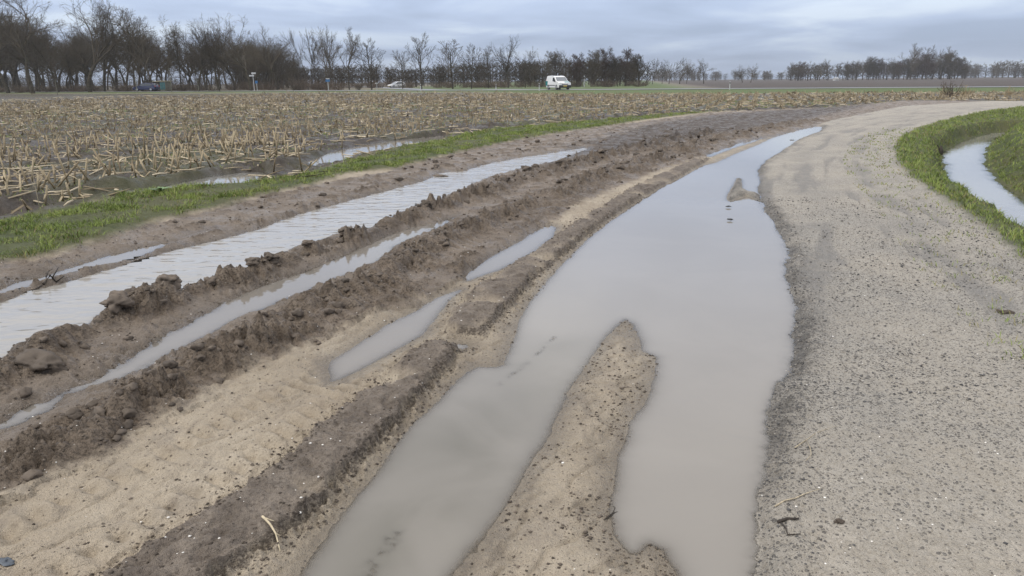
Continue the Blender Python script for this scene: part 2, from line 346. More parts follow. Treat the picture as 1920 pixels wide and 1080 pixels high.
        gal = dalong(BANKLINE, X, Y, 4.0); q = grav > .01; stq = np.zeros(X.shape); stq[q] = fbm(gal[0][q]/.30, gal[1][q]/3.2, 1.0, 4, 67)
        wh = np.clip(wh+grav*ss(.08, .38, stq)*ss(4, 7, rk)*(gal[0] < 3.95), 0, 1)*(.25+.75*ss(4.5, 7, rk))
        M['wheel'][k] = wh
        gb = np.exp(-((sd-0.08)/0.08)**2)*grav
        h = h+on(grav, lambda a, b: 0.02+0.014*fbm(a, b, 0.8, 3, 61)+0.011*fbm(a, b, 0.07, 3, 62)+0.0075*fbm(a, b, 0.02, 2, 63))*grav*out+gb*0.040*np.clip(0.6+on(gb, lambda a, b: fbm(a, b, 0.5, 3, 64))*1.3, 0, 1.6)
        h = h-0.022*wh*ss(3, 8, rk)
        h = h+verge*on(verge, lambda a, b: 0.045+0.03*fbm(a, b, 0.4, 3, 71))*out
        # field: low ridges along the maize rows, deep wheel rut at its edge
        c, s_al = field_axes(X, Y)
        edge = np.exp(-(((X-vx)+1.15)/0.35)**2); edge2 = np.exp(-(((X-vx)+0.45)/0.28)**2)
        fh = 0.035*np.cos(c*2*np.pi/0.75)+on(field, lambda a, b: 0.06*fbm(a, b, 0.9, 4, 81)+0.05*(np.abs(fbm(a, b, 0.25, 2, 82))-0.2)+0.035*(np.abs(fbm(a, b, 0.09, 2, 84))-0.2))
        h = h+field*out*(0.05+fh+0.10*edge*np.clip(0.6+on(field*edge, lambda a, b: fbm(a, b, .5, 2, 83)), 0, 1.4)-0.07*edge2)
        # ditch
        ds = sdpoly(DW, X, Y, 5.0)
        dn = ds+on(ds < 4.9, lambda a, b: 0.16*fbm(a, b, 0.55, 3, 91)+.06*fbm(a, b, .15, 2, 93))
        dc = dline(DITCHC, X, Y, 6.0); right = ss(-0.2, 0.6, dc[0]*dc[1])
        ban = WZ+(0.06-WZ+0.22*right)*ss(0.0, 0.42+0.45*right, np.maximum(dn, 0))-0.25*ss(0, -0.5, dn)
        ban = ban+right*0.14*ss(0.3, 1.8, dn)
        h2 = h+0.055*bank*(0.9+on(bank, lambda a, b: fbm(a, b, 0.4, 3, 92)))
        h = np.where((bank > 0.02) & (ds < 4.9), h2*(1-ss(1.3, 0.2, ds)*bank)+ban*ss(1.3, 0.2, ds)*bank, h2)
        fade = ss(60, 45, rk)
        z[k] = h*fade+0.05*(1-fade)
        M['mud'][k] = mudland; M['sand'][k] = sandp; M['gravel'][k] = grav; M['verge'][k] = verge; M['bank'][k] = bank
        M['field'][k] = field; M['sdp'][k] = sd
        M['wet'][k] = np.clip(np.exp(-np.maximum(h-.004, 0)/np.where(mudland > .5, 0.028, 0.016)), 0, 1)*(ss(0.45, 0.0, sd))*ss(-.03, .01, sd)
    f = ~near
    # ---- far ground
    dA, sA = dline(ROADA, x, y, 40.0); dB, sB = dline(ROADB, x, y, 40.0)
    z = np.where(f, 0.05, z)
    beyond = np.interp(x, ROADA[:, 0], ROADA[:, 1])
    z = z+0.30*ss(14, 5, dA)*(r > 40)
    left = ss(-15, -45, x)*ss(0, 6, y-beyond)
    z = z+left*0.30*(1-ss(14, 5, dA))
    M['dA'] = dA; M['dB'] = dB; M['behind'] = y-beyond; M['r'] = r
    return z, M
VERGE_L = VERGE[:18][np.argsort(VERGE[:18, 1])]
# continue the field edge beyond the traced verge along the bend of the track
VERGE_L = np.vstack([[VERGE_L[0]-np.array([0.9, 2.0])*4], VERGE_L, upoly([(1560,203),(1700,189.5),(1920,177.5),(2300,168)])])
_o = np.argsort(VERGE_L[:, 1]); VERGE_L = VERGE_L[_o]
BANKLINE = BANKOUT[1:]
DITCHC = np.vstack([DW[0]+np.array([.6, 0]), (DW[1:6]+0.0)+np.array([0.9, 0.1]), unp(1815, 268, WZ)[:2], unp(1870, 252, WZ)[:2], unp(2080, 243, WZ)[:2]])
# ------------------------------------------------------------------ terrain sheet
def arange(a, b, s): return list(np.arange(a, b, s))
angs = np.radians(np.array(arange(-180, -64, 4.0)+arange(-64, -39, 0.45)+arange(-39, 39, 0.122)+arange(39, 64, 0.45)+arange(64, 180, 4.0)))
rr = [0.25, 0.5, 0.75, 0.95]; d = 1.1
while d < 1250:
    rr.append(d)
    if d < 1.9: s_ = 0.03
    elif d < 60: s_ = min(max(0.0042, 0.00072*d*d), 0.0062*d)
    else: s_ = min(0.6+(d-60)*0.02, 40)
    d += s_
rr = np.array(rr+[1250.0]); NA, NR = len(angs), len(rr)
AA, RR = np.meshgrid(angs, rr); gx = (RR*np.sin(AA)).ravel(); gy = (RR*np.cos(AA)).ravel()
gz, GM = terrain(gx, gy)
idx = np.arange(NA*NR).reshape(NR, NA); nxt = np.roll(idx, -1, axis=1)
quads = np.stack([idx[:-1], idx[1:], nxt[1:], nxt[:-1]], -1).reshape(-1, 4)[:, ::-1]
# zones
beh = GM['behind']; dA = GM['dA']
wood_left = (beh > 3) & (gx < -30+0.0*gx) & (gy < 1250)
plough = ss(2.0, 4.0, beh-13)*ss(22, 34, gx-(gy-100)*0.17)*(GM['r'] > 60)
grassfar = (GM['r'] > 60)*np.maximum(ss(11, 7, dA-7*ss(-5, 10, gx)), ss(0, 3, beh)*(1-plough))
farfield = (GM['r'] > 60)*(1-grassfar)*(1-plough)
litter = (GM['r'] > 60)*ss(8, 16, beh)*ss(-20, -40, gx)
A_field = np.maximum(GM['field'], farfield); A_grass = np.maximum.reduce([GM['verge'], GM['bank'], grassfar*(1-litter)])
# ---- ground material
g = Mat('ground_cover'); co = g.co()
a_mud, a_sand, a_grav, a_field, a_grass, a_wet, a_pl, a_slab, a_lit = [g.attr(k) for k in ('mud', 'sand', 'gravel', 'field', 'grass', 'wet', 'plough', 'slab', 'litter')]
nL = g.noise(1.3, 4, 0.55); nM = g.noise(9, 4, 0.6); nF = g.noise(60, 3, 0.6); nFF = g.noise(240, 2, 0.5); nS = g.noise(28, 3, 0.6, dist=0.5)
sand = g.mix(g.ramp(nL, 0.35, 0.65), (0.375, 0.318, 0.244, 1), (0.460, 0.398, 0.312, 1))
sand = g.mix(g.math('MULTIPLY', g.ramp(nM, 0.45, 0.75), 0.55), sand, (0.310, 0.258, 0.196, 1))
sand = g.mix(g.math('MULTIPLY', g.ramp(nFF, 0.60, 0.72), 0.55), sand, (0.10, 0.082, 0.065, 1))
stm = g.n('ShaderNodeMapping'); g.l(co, stm.inputs[0]); stm.inputs['Rotation'].default_value = (0, 0, R(33)); stm.inputs['Scale'].default_value = (1, 0.22, 1)
streak = g.noise(16, 4, 0.6, stm.outputs[0])
sand = g.mix(g.math('MULTIPLY', g.ramp(streak, 0.50, 0.72), 0.55), sand, (0.245, 0.206, 0.162, 1))
sand = g.mix(g.math('MULTIPLY', g.ramp(g.noise(3.2, 5, 0.65), 0.52, 0.66), 0.5), sand, (0.285, 0.247, 0.205, 1))
vf = g.n('ShaderNodeTexVoronoi'); g.l(co, vf.inputs['Vector']); vf.inputs['Scale'].default_value = 48
vfs = g.n('ShaderNodeSeparateColor'); g.l(vf.outputs['Color'], vfs.inputs[0])
fleck = g.math('MULTIPLY', g.math('LESS_THAN', vfs.outputs[0], g.ramp(g.noise(2.2, 3), 0.4, 0.65, 0.05, 0.30)), g.ramp(vf.outputs['Distance'], 0.40, 0.18))
sand = g.mix(g.math('MULTIPLY', fleck, 0.75), sand, (0.085, 0.070, 0.056, 1))
mudc = g.mix(g.ramp(nM, 0.3, 0.7), (0.108, 0.083, 0.061, 1), (0.196, 0.156, 0.118, 1))
mudc = g.mix(g.math('MULTIPLY', g.ramp(nL, 0.5, 0.72), 0.6), mudc, (0.240, 0.195, 0.155, 1))
mudc = g.mix(g.math('MULTIPLY', g.ramp(nF, 0.45, 0.66), 0.85), mudc, (0.052, 0.041, 0.032, 1)); mudc = g.mix(g.math('MULTIPLY', g.ramp(nS, 0.55, 0.75), 0.5), mudc, (0.235, 0.200, 0.168, 1))
slabc = g.mix(g.ramp(nM, 0.3, 0.7), (0.135, 0.112, 0.092, 1), (0.235, 0.200, 0.165, 1)); slabc = g.mix(g.math('MULTIPLY', g.ramp(nF, 0.50, 0.68), 0.6), slabc, (0.082, 0.067, 0.055, 1))
# gravel: sandy fines with stone chips
vc = g.n('ShaderNodeTexVoronoi'); g.l(co, vc.inputs['Vector']); vc.inputs['Scale'].default_value = 54
vsep = g.n('ShaderNodeSeparateColor'); g.l(vc.outputs['Color'], vsep.inputs[0])
vc2 = g.n('ShaderNodeTexVoronoi'); g.l(co, vc2.inputs['Vector']); vc2.inputs['Scale'].default_value = 95
vsep2 = g.n('ShaderNodeSeparateColor'); g.l(vc2.outputs['Color'], vsep2.inputs[0])
stony = g.attr('stony'); gl = g.noise(0.9, 4, 0.6); a_edge = g.attr('edge')
dens = g.math('ADD', g.math('ADD', g.ramp(gl, 0.38, 0.66, 0.06, 0.40), g.math('MULTIPLY', stony, 0.34)), g.math('MULTIPLY', a_edge, 0.5))
stone = g.math('MULTIPLY', g.math('LESS_THAN', vsep.outputs[0], dens), g.ramp(vc.outputs['Distance'], 0.42, 0.30))
stone2 = g.math('MULTIPLY', g.math('LESS_THAN', vsep2.outputs[0], dens), g.ramp(vc2.outputs['Distance'], 0.45, 0.32))
fines = g.mix(g.ramp(nM, 0.3, 0.7), (0.375, 0.342, 0.292, 1), (0.460, 0.424, 0.368, 1))
fines = g.mix(g.math('MULTIPLY', g.math('ADD', g.ramp(gl, 0.42, 0.62, 0, .5), g.math('MULTIPLY', stony, .5)), 0.9), fines, (0.375, 0.356, 0.322, 1))
fines = g.mix(g.math('MULTIPLY', g.ramp(nF, 0.5, 0.7), 0.5), fines, (0.235, 0.208, 0.172, 1))
stc = g.mix(vsep.outputs[1], (0.055, 0.055, 0.058, 1), (0.19, 0.182, 0.17, 1))
gravc = g.mix(g.math('MULTIPLY', stone, 0.72), fines, stc); gravc = g.mix(g.math('MULTIPLY', stone2, 0.75), gravc, (0.10, 0.097, 0.094, 1))
gravc = g.mix(g.math('MULTIPLY', a_edge, g.ramp(nM, 0.35, 0.60, 0.35, 0.85)), gravc, (0.075, 0.071, 0.066, 1)); gravc = g.mix(g.math('MULTIPLY', g.attr('wheel'), g.ramp(nM, 0.3, 0.6, 0.45, 0.9)), gravc, (0.235, 0.227, 0.215, 1))
soil = g.mix(g.ramp(nM, 0.3, 0.7), (0.040, 0.032, 0.026, 1), (0.082, 0.067, 0.054, 1))
soil = g.mix(g.math('MULTIPLY', g.ramp(g.noise(0.22, 4, 0.6), 0.46, 0.62), 0.55), soil, (0.085, 0.095, 0.035, 1))
soil = g.mix(g.math('MULTIPLY', a_lit, 0.0), soil, soil)
gra = g.mix(g.ramp(nM, 0.3, 0.7), (0.052, 0.066, 0.022, 1), (0.088, 0.106, 0.036, 1))
gra = g.mix(g.attr('faraway'), gra, (0.085, 0.125, 0.038, 1)); gra = g.mix(g.math('MULTIPLY', g.ramp(g.noise(0.35, 4, 0.6), 0.45, 0.65), 0.6), gra, (0.105, 0.10, 0.048, 1))
plc = g.mix(g.ramp(g.noise(0.25, 4, 0.6), 0.35, 0.65), (0.050, 0.040, 0.034, 1), (0.075, 0.060, 0.050, 1))
lit = g.mix(g.ramp(nM, 0.3, 0.7), (0.060, 0.050, 0.036, 1), (0.105, 0.088, 0.055, 1))
hol = g.math('MULTIPLY', g.ramp(g.math('ADD', g.attr('crest'), g.math('MULTIPLY', g.math('SUBTRACT', nM, .5), .9)), 0.10, 0.42, 1.0, 0.0), g.ramp(nL, 0.30, 0.55, 0.30, 0.9))
mudc = g.mix(hol, mudc, (0.235, 0.196, 0.160, 1)); mudc = g.mix(g.attr('fresh'), mudc, g.mix(g.ramp(nM, .35, .65), (0.046, 0.037, 0.031, 1), (0.098, 0.080, 0.067, 1)))
c = g.mix(a_mud, sand, mudc); c = g.mix(a_slab, c, slabc); c = g.mix(g.math('MULTIPLY', g.attr('broken'), g.ramp(nF, 0.35, 0.6, 0.15, 0.85)), c, (0.066, 0.053, 0.043, 1)); c = g.mix(a_grav, c, gravc); c = g.mix(a_field, c, soil); c = g.mix(a_grass, c, gra); c = g.mix(a_pl, c, plc); c = g.mix(a_lit, c, lit)  # broken mask darkens slab edges, edge shadow and moist mud in one colour
c = g.mix(g.math('MULTIPLY', a_wet, 0.80), c, g.mix(0.55, c, (0.045, 0.037, 0.028, 1)))
hb = g.math('ADD', g.math('MULTIPLY', nF, 0.8), g.math('MULTIPLY', nFF, 0.35))
hb = g.math('ADD', hb, g.math('MULTIPLY', nS, 0.9))
hb = g.math('ADD', hb, g.math('MULTIPLY', g.math('MULTIPLY', stone, a_grav), 0.5))
nb = g.bump(hb, 0.95, 0.022)
rgh = g.math('SUBTRACT', g.ramp(nF, 0.3, 0.7, 0.62, 0.9), g.math('MULTIPLY', a_wet, 0.38))
rgh = g.math('SUBTRACT', rgh, g.math('MULTIPLY', g.math('MAXIMUM', a_mud, a_field), g.ramp(g.noise(2.5, 3), 0.42, 0.6, 0.05, 0.36)))
GROUND = g.fin(c, rgh, nb, 0.30)
edge_attr = np.exp(-((np.maximum(GM['sdp'], 0)-0.03)/0.10)**2)*GM['gravel']*(.35+.65*ss(2.7, 3.6, GM['r']))*np.clip(.75+1.3*fbm(gx, gy, .45, 3, 107), .1, 1)
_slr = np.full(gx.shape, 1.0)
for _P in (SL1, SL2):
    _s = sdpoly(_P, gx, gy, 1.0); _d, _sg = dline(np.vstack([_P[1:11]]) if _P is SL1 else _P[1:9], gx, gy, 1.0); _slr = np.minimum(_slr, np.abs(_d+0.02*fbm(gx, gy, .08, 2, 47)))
broken = ss(0.045, 0.005, _slr)*(GM['sdp'] > 0.03)  # right slab edges: painted-in shadow line together with dark moist mud
stony_a = GM['gravel']*ss(2.9, 4.3, GM['r'])*np.clip(ss(16, 8, GM['r'])*.4+.6, 0, 1)*np.clip(.75+fbm(gx, gy, 1.2, 3, 66), 0, 1)
FRESH = upoly([(1120,262),(1200,238),(1330,218),(1480,207),(1640,196),(1560,215),(1440,240),(1300,262),(1180,285),(1060,305),(1000,320)])
fresh = ss(.5, -.5, sdpoly(FRESH, gx, gy, 2.0)+.8*fbm(gx, gy, .8, 3, 106))*.85
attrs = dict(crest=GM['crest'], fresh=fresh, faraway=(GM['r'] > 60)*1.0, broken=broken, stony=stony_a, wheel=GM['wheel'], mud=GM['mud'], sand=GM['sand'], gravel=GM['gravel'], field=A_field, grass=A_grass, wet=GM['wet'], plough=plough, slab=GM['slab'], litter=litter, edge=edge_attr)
V = np.stack([gx, gy, gz], -1)
qc = quads[:, 0]
zone = np.zeros(len(quads), int)                       # 0 track, 1 gravel path, 2 field, 3 banks, 4 distant land
zone[(GM['gravel'][qc] > 0.5)] = 1
zone[(A_field[qc] > 0.5)] = 2
zone[(GM['bank'][qc] > 0.5)] = 3
zone[(GM['verge'][qc] > 0.5)] = 5
zone[(GM['r'][qc] > 60) & (A_field[qc] <= 0.5)] = 4
for zi, nm in ((0, 'dirt_track'), (1, 'gravel_path'), (2, 'stubble_field'), (3, 'ditch_bank'), (4, 'ground'), (5, 'grass_verge')):
    q = quads[zone == zi]
    if not len(q): continue
    u, inv = np.unique(q, return_inverse=True)
    me = npmesh(nm, V[u], inv.reshape(-1, 4), GROUND, True)
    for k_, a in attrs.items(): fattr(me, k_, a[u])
    tag(link(nm, me), kind='structure')
cc = V[0:NA]; me = npmesh('ground_cap', np.vstack([cc, [[0, 0, 0.03]]]), [[i, (i+1) % NA, NA] for i in range(NA)][::1], GROUND, True)
tag(link('ground', me), kind='structure')
def hz(x, y): return float(terrain(np.array([x]), np.array([y]))[0][0])
def hzs(x, y): return terrain(np.asarray(x, float), np.asarray(y, float))[0]
# ------------------------------------------------------------------ water
def water_mat(name, body, k, ripple, rscale, stretch, rough=0.02, stir=None):
    q = Mat(name); dep = q.attr('depth')
    mp = q.n('ShaderNodeMapping'); q.l(q.co(), mp.inputs[0]); mp.inputs['Scale'].default_value = stretch; mp.inputs['Rotation'].default_value = (0, 0, R(25))
    w1 = q.noise(rscale, 2, 0.5, mp.outputs[0], 0.3); w2 = q.noise(rscale*0.16, 2, 0.5, mp.outputs[0])
    nrm = q.bump(q.math('ADD', w1, w2), ripple, 0.02)
    st = q.noise(0.9, 4, 0.55, None, 0.6)
    col = q.mix(q.ramp(st, 0.35, 0.68), tuple(v*0.97 for v in body)+(1,), tuple(v*1.03 for v in body)+(1,))
    if stir: col = q.mix(q.math('MULTIPLY', q.attr('silt'), q.ramp(q.noise(1.3, 3, 0.5, None, 0.9), 0.35, 0.68, .55, 1.0)), col, stir+(1,))
    q.b.inputs['IOR'].default_value = 1.333
    q.fin(col, rough, nrm, 0.5)
    tr = q.n('ShaderNodeBsdfTransparent'); tr.inputs[0].default_value = (0.97, 0.96, 0.94, 1)
    gls = q.n('ShaderNodeBsdfGlossy'); gls.inputs['Roughness'].default_value = rough; q.l(nrm, gls.inputs['Normal'])
    fr = q.n('ShaderNodeFresnel'); fr.inputs['IOR'].default_value = 1.333; q.l(nrm, fr.inputs['Normal'])
    clear = q.n('ShaderNodeMixShader'); q.l(fr.outputs[0], clear.inputs[0]); q.l(tr.outputs[0], clear.inputs[1]); q.l(gls.outputs[0], clear.inputs[2])
    murk = q.math('SUBTRACT', 1.0, q.math('POWER', 2.718, q.math('MULTIPLY', q.math('MAXIMUM', dep, 0.0), -k)))
    ms = q.n('ShaderNodeMixShader'); q.l(murk, ms.inputs[0]); q.l(clear.outputs[0], ms.inputs[1]); q.l(q.b.outputs[0], ms.inputs[2])
    q.l(ms.outputs[0], q.out.inputs[0])
    return q.m
W_calm = water_mat('silty_water', (0.240, 0.226, 0.206), 170, 0.03, 14, (1, 1, 1), 0.03, (0.138, 0.132, 0.114))
W_wind = water_mat('rippled_water', (0.30, 0.288, 0.265), 260, 1.0, 4.2, (0.75, 1.4, 1), 0.06)
W_rut = water_mat('rut_water', (0.20, 0.185, 0.165), 170, 0.06, 14, (1, 1, 1))
W_ditch = water_mat('ditch_water', (0.24, 0.235, 0.22), 40, 0.12, 6, (1, 1, 1), 0.04)
wi = idx[::2, ::2]; wquads = np.stack([wi[:-1, :-1], wi[1:, :-1], wi[1:, 1:], wi[:-1, 1:]], -1).reshape(-1, 4)[:, ::-1]
def water(name, P, z, mat, marg=0.16):
    sdv = sdpoly(P, gx, gy, 1.0); keep = sdv < marg
    q = wquads[keep[wquads].all(1)]
    q = q[(gz[q] < z+0.015).any(1)]
    if not len(q): return
    u, inv = np.unique(q, return_inverse=True)
    vv = V[u].copy(); dep = z-vv[:, 2]; vv[:, 2] = z
    me = npmesh(name, vv, inv.reshape(-1, 4), mat, True); fattr(me, 'depth', dep); fattr(me, 'silt', ss(0.35, -0.45, sdpoly(LOBE, vv[:, 0], vv[:, 1], 1.0)))
    return tag(link(name, me), kind='structure')
MW = {'P1': W_calm, 'P2': W_wind, 'P3': W_rut, 'P4': W_rut, 'P5a': W_rut, 'P5b': W_rut, 'P6': W_ditch, 'P7': W_rut, 'P8': W_rut, 'P9': W_rut}
for nm, P in PUD: water('puddle', P, 0.0, MW[nm])
water('ditch_water', DW, WZ, W_ditch, 0.25)
# ------------------------------------------------------------------ public road (asphalt strips with verge lines)
def strip(name, P, half, mat, dz, edge=None):
    t = np.linspace(0, 1, 160); seg = np.r_[0, np.cumsum(np.hypot(*np.diff(P, axis=0).T))]; L = t*seg[-1]
    x = np.interp(L, seg, P[:, 0]); y = np.interp(L, seg, P[:, 1])
    for _ in range(6): x[1:-1] = (x[:-2]+x[2:]+2*x[1:-1])/4; y[1:-1] = (y[:-2]+y[2:]+2*y[1:-1])/4
    tx, ty = np.gradient(x), np.gradient(y); l_ = np.hypot(tx, ty); nx, ny = -ty/l_, tx/l_
    offs = np.linspace(-half, half, 5) if edge is None else np.array(edge)
    vs = []
    for o in offs: vs.append(np.stack([x+nx*o, y+ny*o, hzs(x, y)+dz+0.03*(1-(o/max(half, .1))**2)], -1))
    vs = np.array(vs); k, n = vs.shape[:2]; ii = np.arange(k*n).reshape(k, n)
    F = np.stack([ii[:-1, :-1], ii[:-1, 1:], ii[1:, 1:], ii[1:, :-1]], -1).reshape(-1, 4)[:, ::-1]
    return npmesh(name, vs.reshape(-1, 3), F, mat, True)
asph = Mat('asphalt'); ASPH = asph.fin(asph.mix(asph.noise(0.4, 4), (0.105, 0.105, 0.108, 1), (0.20, 0.20, 0.20, 1)), 0.38, None, 0.5)
LINE = simple('road_paint', (0.62, 0.62, 0.60), 0.6)
tag(link('road', strip('road', ROADA, 3.1, ASPH, 0.05)), kind='structure')
tag(link('road', strip('road', ROADB, 2.4, ASPH, 0.045)), kind='structure')
tag(link('road_marking', strip('road_marking', ROADA, 3.1, LINE, 0.058, (-2.85, -2.72))), kind='structure')
tag(link('road_marking', strip('road_marking', ROADA, 3.1, LINE, 0.058, (2.72, 2.85))), kind='structure')
# ------------------------------------------------------------------ grass
rs = np.random.RandomState(11)
def blades(name, x, y, z, hgt, wid, lean, hue, mat):
    n = len(x); th = rs.rand(n)*2*np.pi; ca, sa = np.cos(th), np.sin(th); la = rs.rand(n)*2*np.pi
    lx, ly = np.cos(la)*lean*hgt, np.sin(la)*lean*hgt
    def ring(f, wf): 
        cx = x+lx*f*f; cy = y+ly*f*f; cz = z+hgt*(f-0.22*lean*f*f)
        return (np.stack([cx-ca*wid*wf, cy-sa*wid*wf, cz], -1), np.stack([cx+ca*wid*wf, cy+sa*wid*wf, cz], -1))
    a, b = ring(0, 0.5); c_, d_ = ring(0.55, 0.42); e_, _ = ring(1.0, 0.0)
    Vv = np.stack([a, b, c_, d_, e_], 1).reshape(-1, 3); i = np.arange(n)[:, None]*5
    F = np.concatenate([i+np.array([[0, 1, 3]]), i+np.array([[0, 3, 2]]), i+np.array([[2, 3, 4]])])
    me = npmesh(name, Vv, F, mat, True); fattr(me, 'hue', np.repeat(hue, 5)); fattr(me, 'tip', np.tile([0, 0, .55, .55, 1.0], n))
    return me
gm = Mat('grass_blades'); hu = gm.attr('hue'); tp = gm.attr('tip')
gc = gm.mix(gm.ramp(hu, 0.0, 0.75), (0.105, 0.155, 0.028, 1), (0.235, 0.295, 0.072, 1)); gc = gm.mix(gm.ramp(hu, 0.78, 0.95), gc, (0.26, 0.21, 0.10, 1))
GRASS = gm.fin(gc, 0.55, None, 0.25); gm.b.inputs['Subsurface Weight'].default_value = 0.0
def scatter(P, n, pad=0.2, near=1.0):
    lo = P.min(0)-pad; hi = P.max(0)+pad; lo = np.maximum(lo, [-30, 0.5]); hi = np.minimum(hi, [45, 60])
    x = lo[0]+rs.rand(n)*(hi[0]-lo[0]); y = lo[1]+rs.rand(n)*(hi[1]-lo[1]); return x, y
def infov(x, y, m_=0.12): 
    return np.abs(np.arctan2(x, y)) < R(36)+m_
# verge
def put_grass(name, key, P, n, hlo, hhi, label, wet_ok=False, dry=0.1, dens_s=0.5, thr=-0.15):
    x, y = scatter(P, n); k = infov(x, y); x, y = x[k], y[k]
    r_ = np.hypot(x, y); keep = rs.rand(len(x)) < np.clip((13.0/r_)**1.5, 0.05, 1); x, y = x[keep], y[keep]
    z_, M_ = terrain(x, y)
    dn = fbm(x, y, dens_s, 3, 201)
    k = (M_[key] > 0.35+0.3*rs.rand(len(x))) & (dn+0.35*(rs.rand(len(x))-.5) > thr) & (z_ > (WZ+0.02 if wet_ok else 0.008))
    x, y, z_, dn = x[k], y[k], z_[k], dn[k]; r_ = np.hypot(x, y)
    cl = np.clip(0.6+1.3*fbm(x, y, 0.25, 2, 202), 0.25, 1.6)
    hg = (hlo+(hhi-hlo)*rs.rand(len(x)))*cl; wd = np.clip(0.0030+0.00040*r_, 0.004, 0.022)*(0.7+0.6*rs.rand(len(x)))
    hue_ = np.clip(0.38+0.7*fbm(x, y, 0.6, 3, 203)+0.35*(rs.rand(len(x))-.5), 0, 0.76); hue_ = np.where(rs.rand(len(x)) < dry*(1+2*fbm(x, y, 1.5, 2, 204)), 0.8+0.2*rs.rand(len(x)), hue_)
    me = blades(name, x, y, z_-0.01, hg, wd, 0.35+0.75*rs.rand(len(x)), hue_, GRASS)
    print(name, len(x))
    return tag(link(name, me), label, 'grass', kind='stuff')
put_grass('verge_grass', 'verge', VERGE, 1300000, 0.04, 0.115, 'short green grass on the strip between stubble field and muddy ruts', dry=0.16, thr=-0.06, dens_s=0.8)
put_grass('bank_grass', 'bank', np.vstack([BANKOUT[1:12], DW, [[22, 30]]]), 2300000, 0.05, 0.13, 'lush green grass on both banks of the ditch', True, dry=0.16, thr=-0.5)
# stray tufts on gravel edge and winter weeds in the field
def tufts(name, n, cond, hlo, hhi, label, box, dry):
    x = box[0]+rs.rand(n)*(box[1]-box[0]); y = box[2]+rs.rand(n)**1.5*(box[3]-box[2]); k = infov(x, y); x, y = x[k], y[k]
    z_, M_ = terrain(x, y); k = cond(x, y, z_, M_); x, y, z_ = x[k], y[k], z_[k]; r_ = np.hypot(x, y)
    hue_ = np.where(rs.rand(len(x)) < dry, 0.9, 0.3+0.3*rs.rand(len(x)))
    me = blades(name, x, y, z_-0.005, hlo+(hhi-hlo)*rs.rand(len(x)), np.clip(0.0008*r_, 0.005, 0.05), 0.5+0.8*rs.rand(len(x)), hue_, GRASS)
    print(name, len(x)); return tag(link(name, me), label, 'weeds', kind='stuff')
tufts('field_weeds', 160000, lambda x, y, z, M: (M['field'] > 0.5) & (fbm(x, y, 2.2, 3, 211)+0.25*fbm(x, y, .3, 2, 212) > 0.10) & (z > 0.02), 0.025, 0.08, 'sparse green winter weeds between the maize stubble', (-32, 25, 6, 58), 0.2)
tufts('path_edge_grass', 60000, lambda x, y, z, M: (M['gravel'] > 0.5) & (dline(BANKLINE, x, y, 3)[0] < 0.55+0.3*fbm(x, y, .6, 2, 213)) & (fbm(x, y, 0.35, 3, 214) > 0.05), 0.02, 0.06, 'thin worn grass along the edge of the gravel path', (1.5, 14, 4, 24), 0.35)
# ------------------------------------------------------------------ maize stubble
CS = {n: [(math.cos(2*math.pi*j/n), math.sin(2*math.pi*j/n)) for j in range(n)] for n in range(3, 25)}
def tube(pts, rad, n=5, cap=True):
    V_, F_ = [], []; m_ = len(pts); cs = CS[n]; sq = math.sqrt
    for i in range(m_):
        p = pts[i]; a0 = pts[min(i+1, m_-1)]; b0 = pts[max(i-1, 0)]
        dx, dy, dz = float(a0[0]-b0[0]), float(a0[1]-b0[1]), float(a0[2]-b0[2]); l_ = sq(dx*dx+dy*dy+dz*dz)+1e-12; dx /= l_; dy /= l_; dz /= l_
        ax, ay, az = dy*.31-dz*.9, dz*.13-dx*.31, dx*.9-dy*.13; l_ = sq(ax*ax+ay*ay+az*az)+1e-12; ax /= l_; ay /= l_; az /= l_
        bx, by, bz = dy*az-dz*ay, dz*ax-dx*az, dx*ay-dy*ax; r_ = rad[i]; px, py, pz = float(p[0]), float(p[1]), float(p[2])
        for c_, s_ in cs: V_.append((px+(ax*c_+bx*s_)*r_, py+(ay*c_+by*s_)*r_, pz+(az*c_+bz*s_)*r_))
    for i in range(m_-1):
        for j in range(n): F_.append((i*n+j, i*n+(j+1) % n, (i+1)*n+(j+1) % n, (i+1)*n+j))
    return V_, F_
class MB:
    """collects quads/tris, builds one mesh"""
    def __init__(s): s.v = []; s.f = []; s.mi = []; s.cur = 0
    def add(s, V_, F_):
        o = len(s.v); s.v += [tuple(p) for p in V_]; s.f += [tuple(i+o for i in q) for q in F_]; s.mi += [s.cur]*len(F_)
    def tube(s, pts, rad, n=5, cap=True):
        V_, F_ = tube(pts, rad, n); k = len(pts)
        if cap: F_ = F_+[tuple(range(n))[::-1], tuple((k-1)*n+j for j in range(n))]
        s.add(V_, F_)
    def box(s, c, d, rz=0.0):
        x, y, z = [q/2 for q in d]; cs, sn = math.cos(rz), math.sin(rz)
        P = [(-x, -y, -z), (x, -y, -z), (x, y, -z), (-x, y, -z), (-x, -y, z), (x, -y, z), (x, y, z), (-x, y, z)]
        P = [(c[0]+p[0]*cs-p[1]*sn, c[1]+p[0]*sn+p[1]*cs, c[2]+p[2]) for p in P]
        s.add(P, [(0, 3, 2, 1), (4, 5, 6, 7), (0, 1, 5, 4), (1, 2, 6, 5), (2, 3, 7, 6), (3, 0, 4, 7)])
    def quad(s, a, b, c_, d_): s.add([a, b, c_, d_], [(0, 1, 2, 3)])
    def mesh(s, name, mats, smooth=False):
        me = bpy.data.meshes.new(name); me.from_pydata(s.v, [], s.f)
        for q in (mats if isinstance(mats, (list, tuple)) else [mats]): me.materials.append(q)
        me.polygons.foreach_set('material_index', s.mi)
        if smooth: me.polygons.foreach_set('use_smooth', [True]*len(s.f))
        me.update(); return me
    def build(s, name, mats, parent=None, loc=None, smooth=False): return link(name, s.mesh(name, mats, smooth), parent, loc)
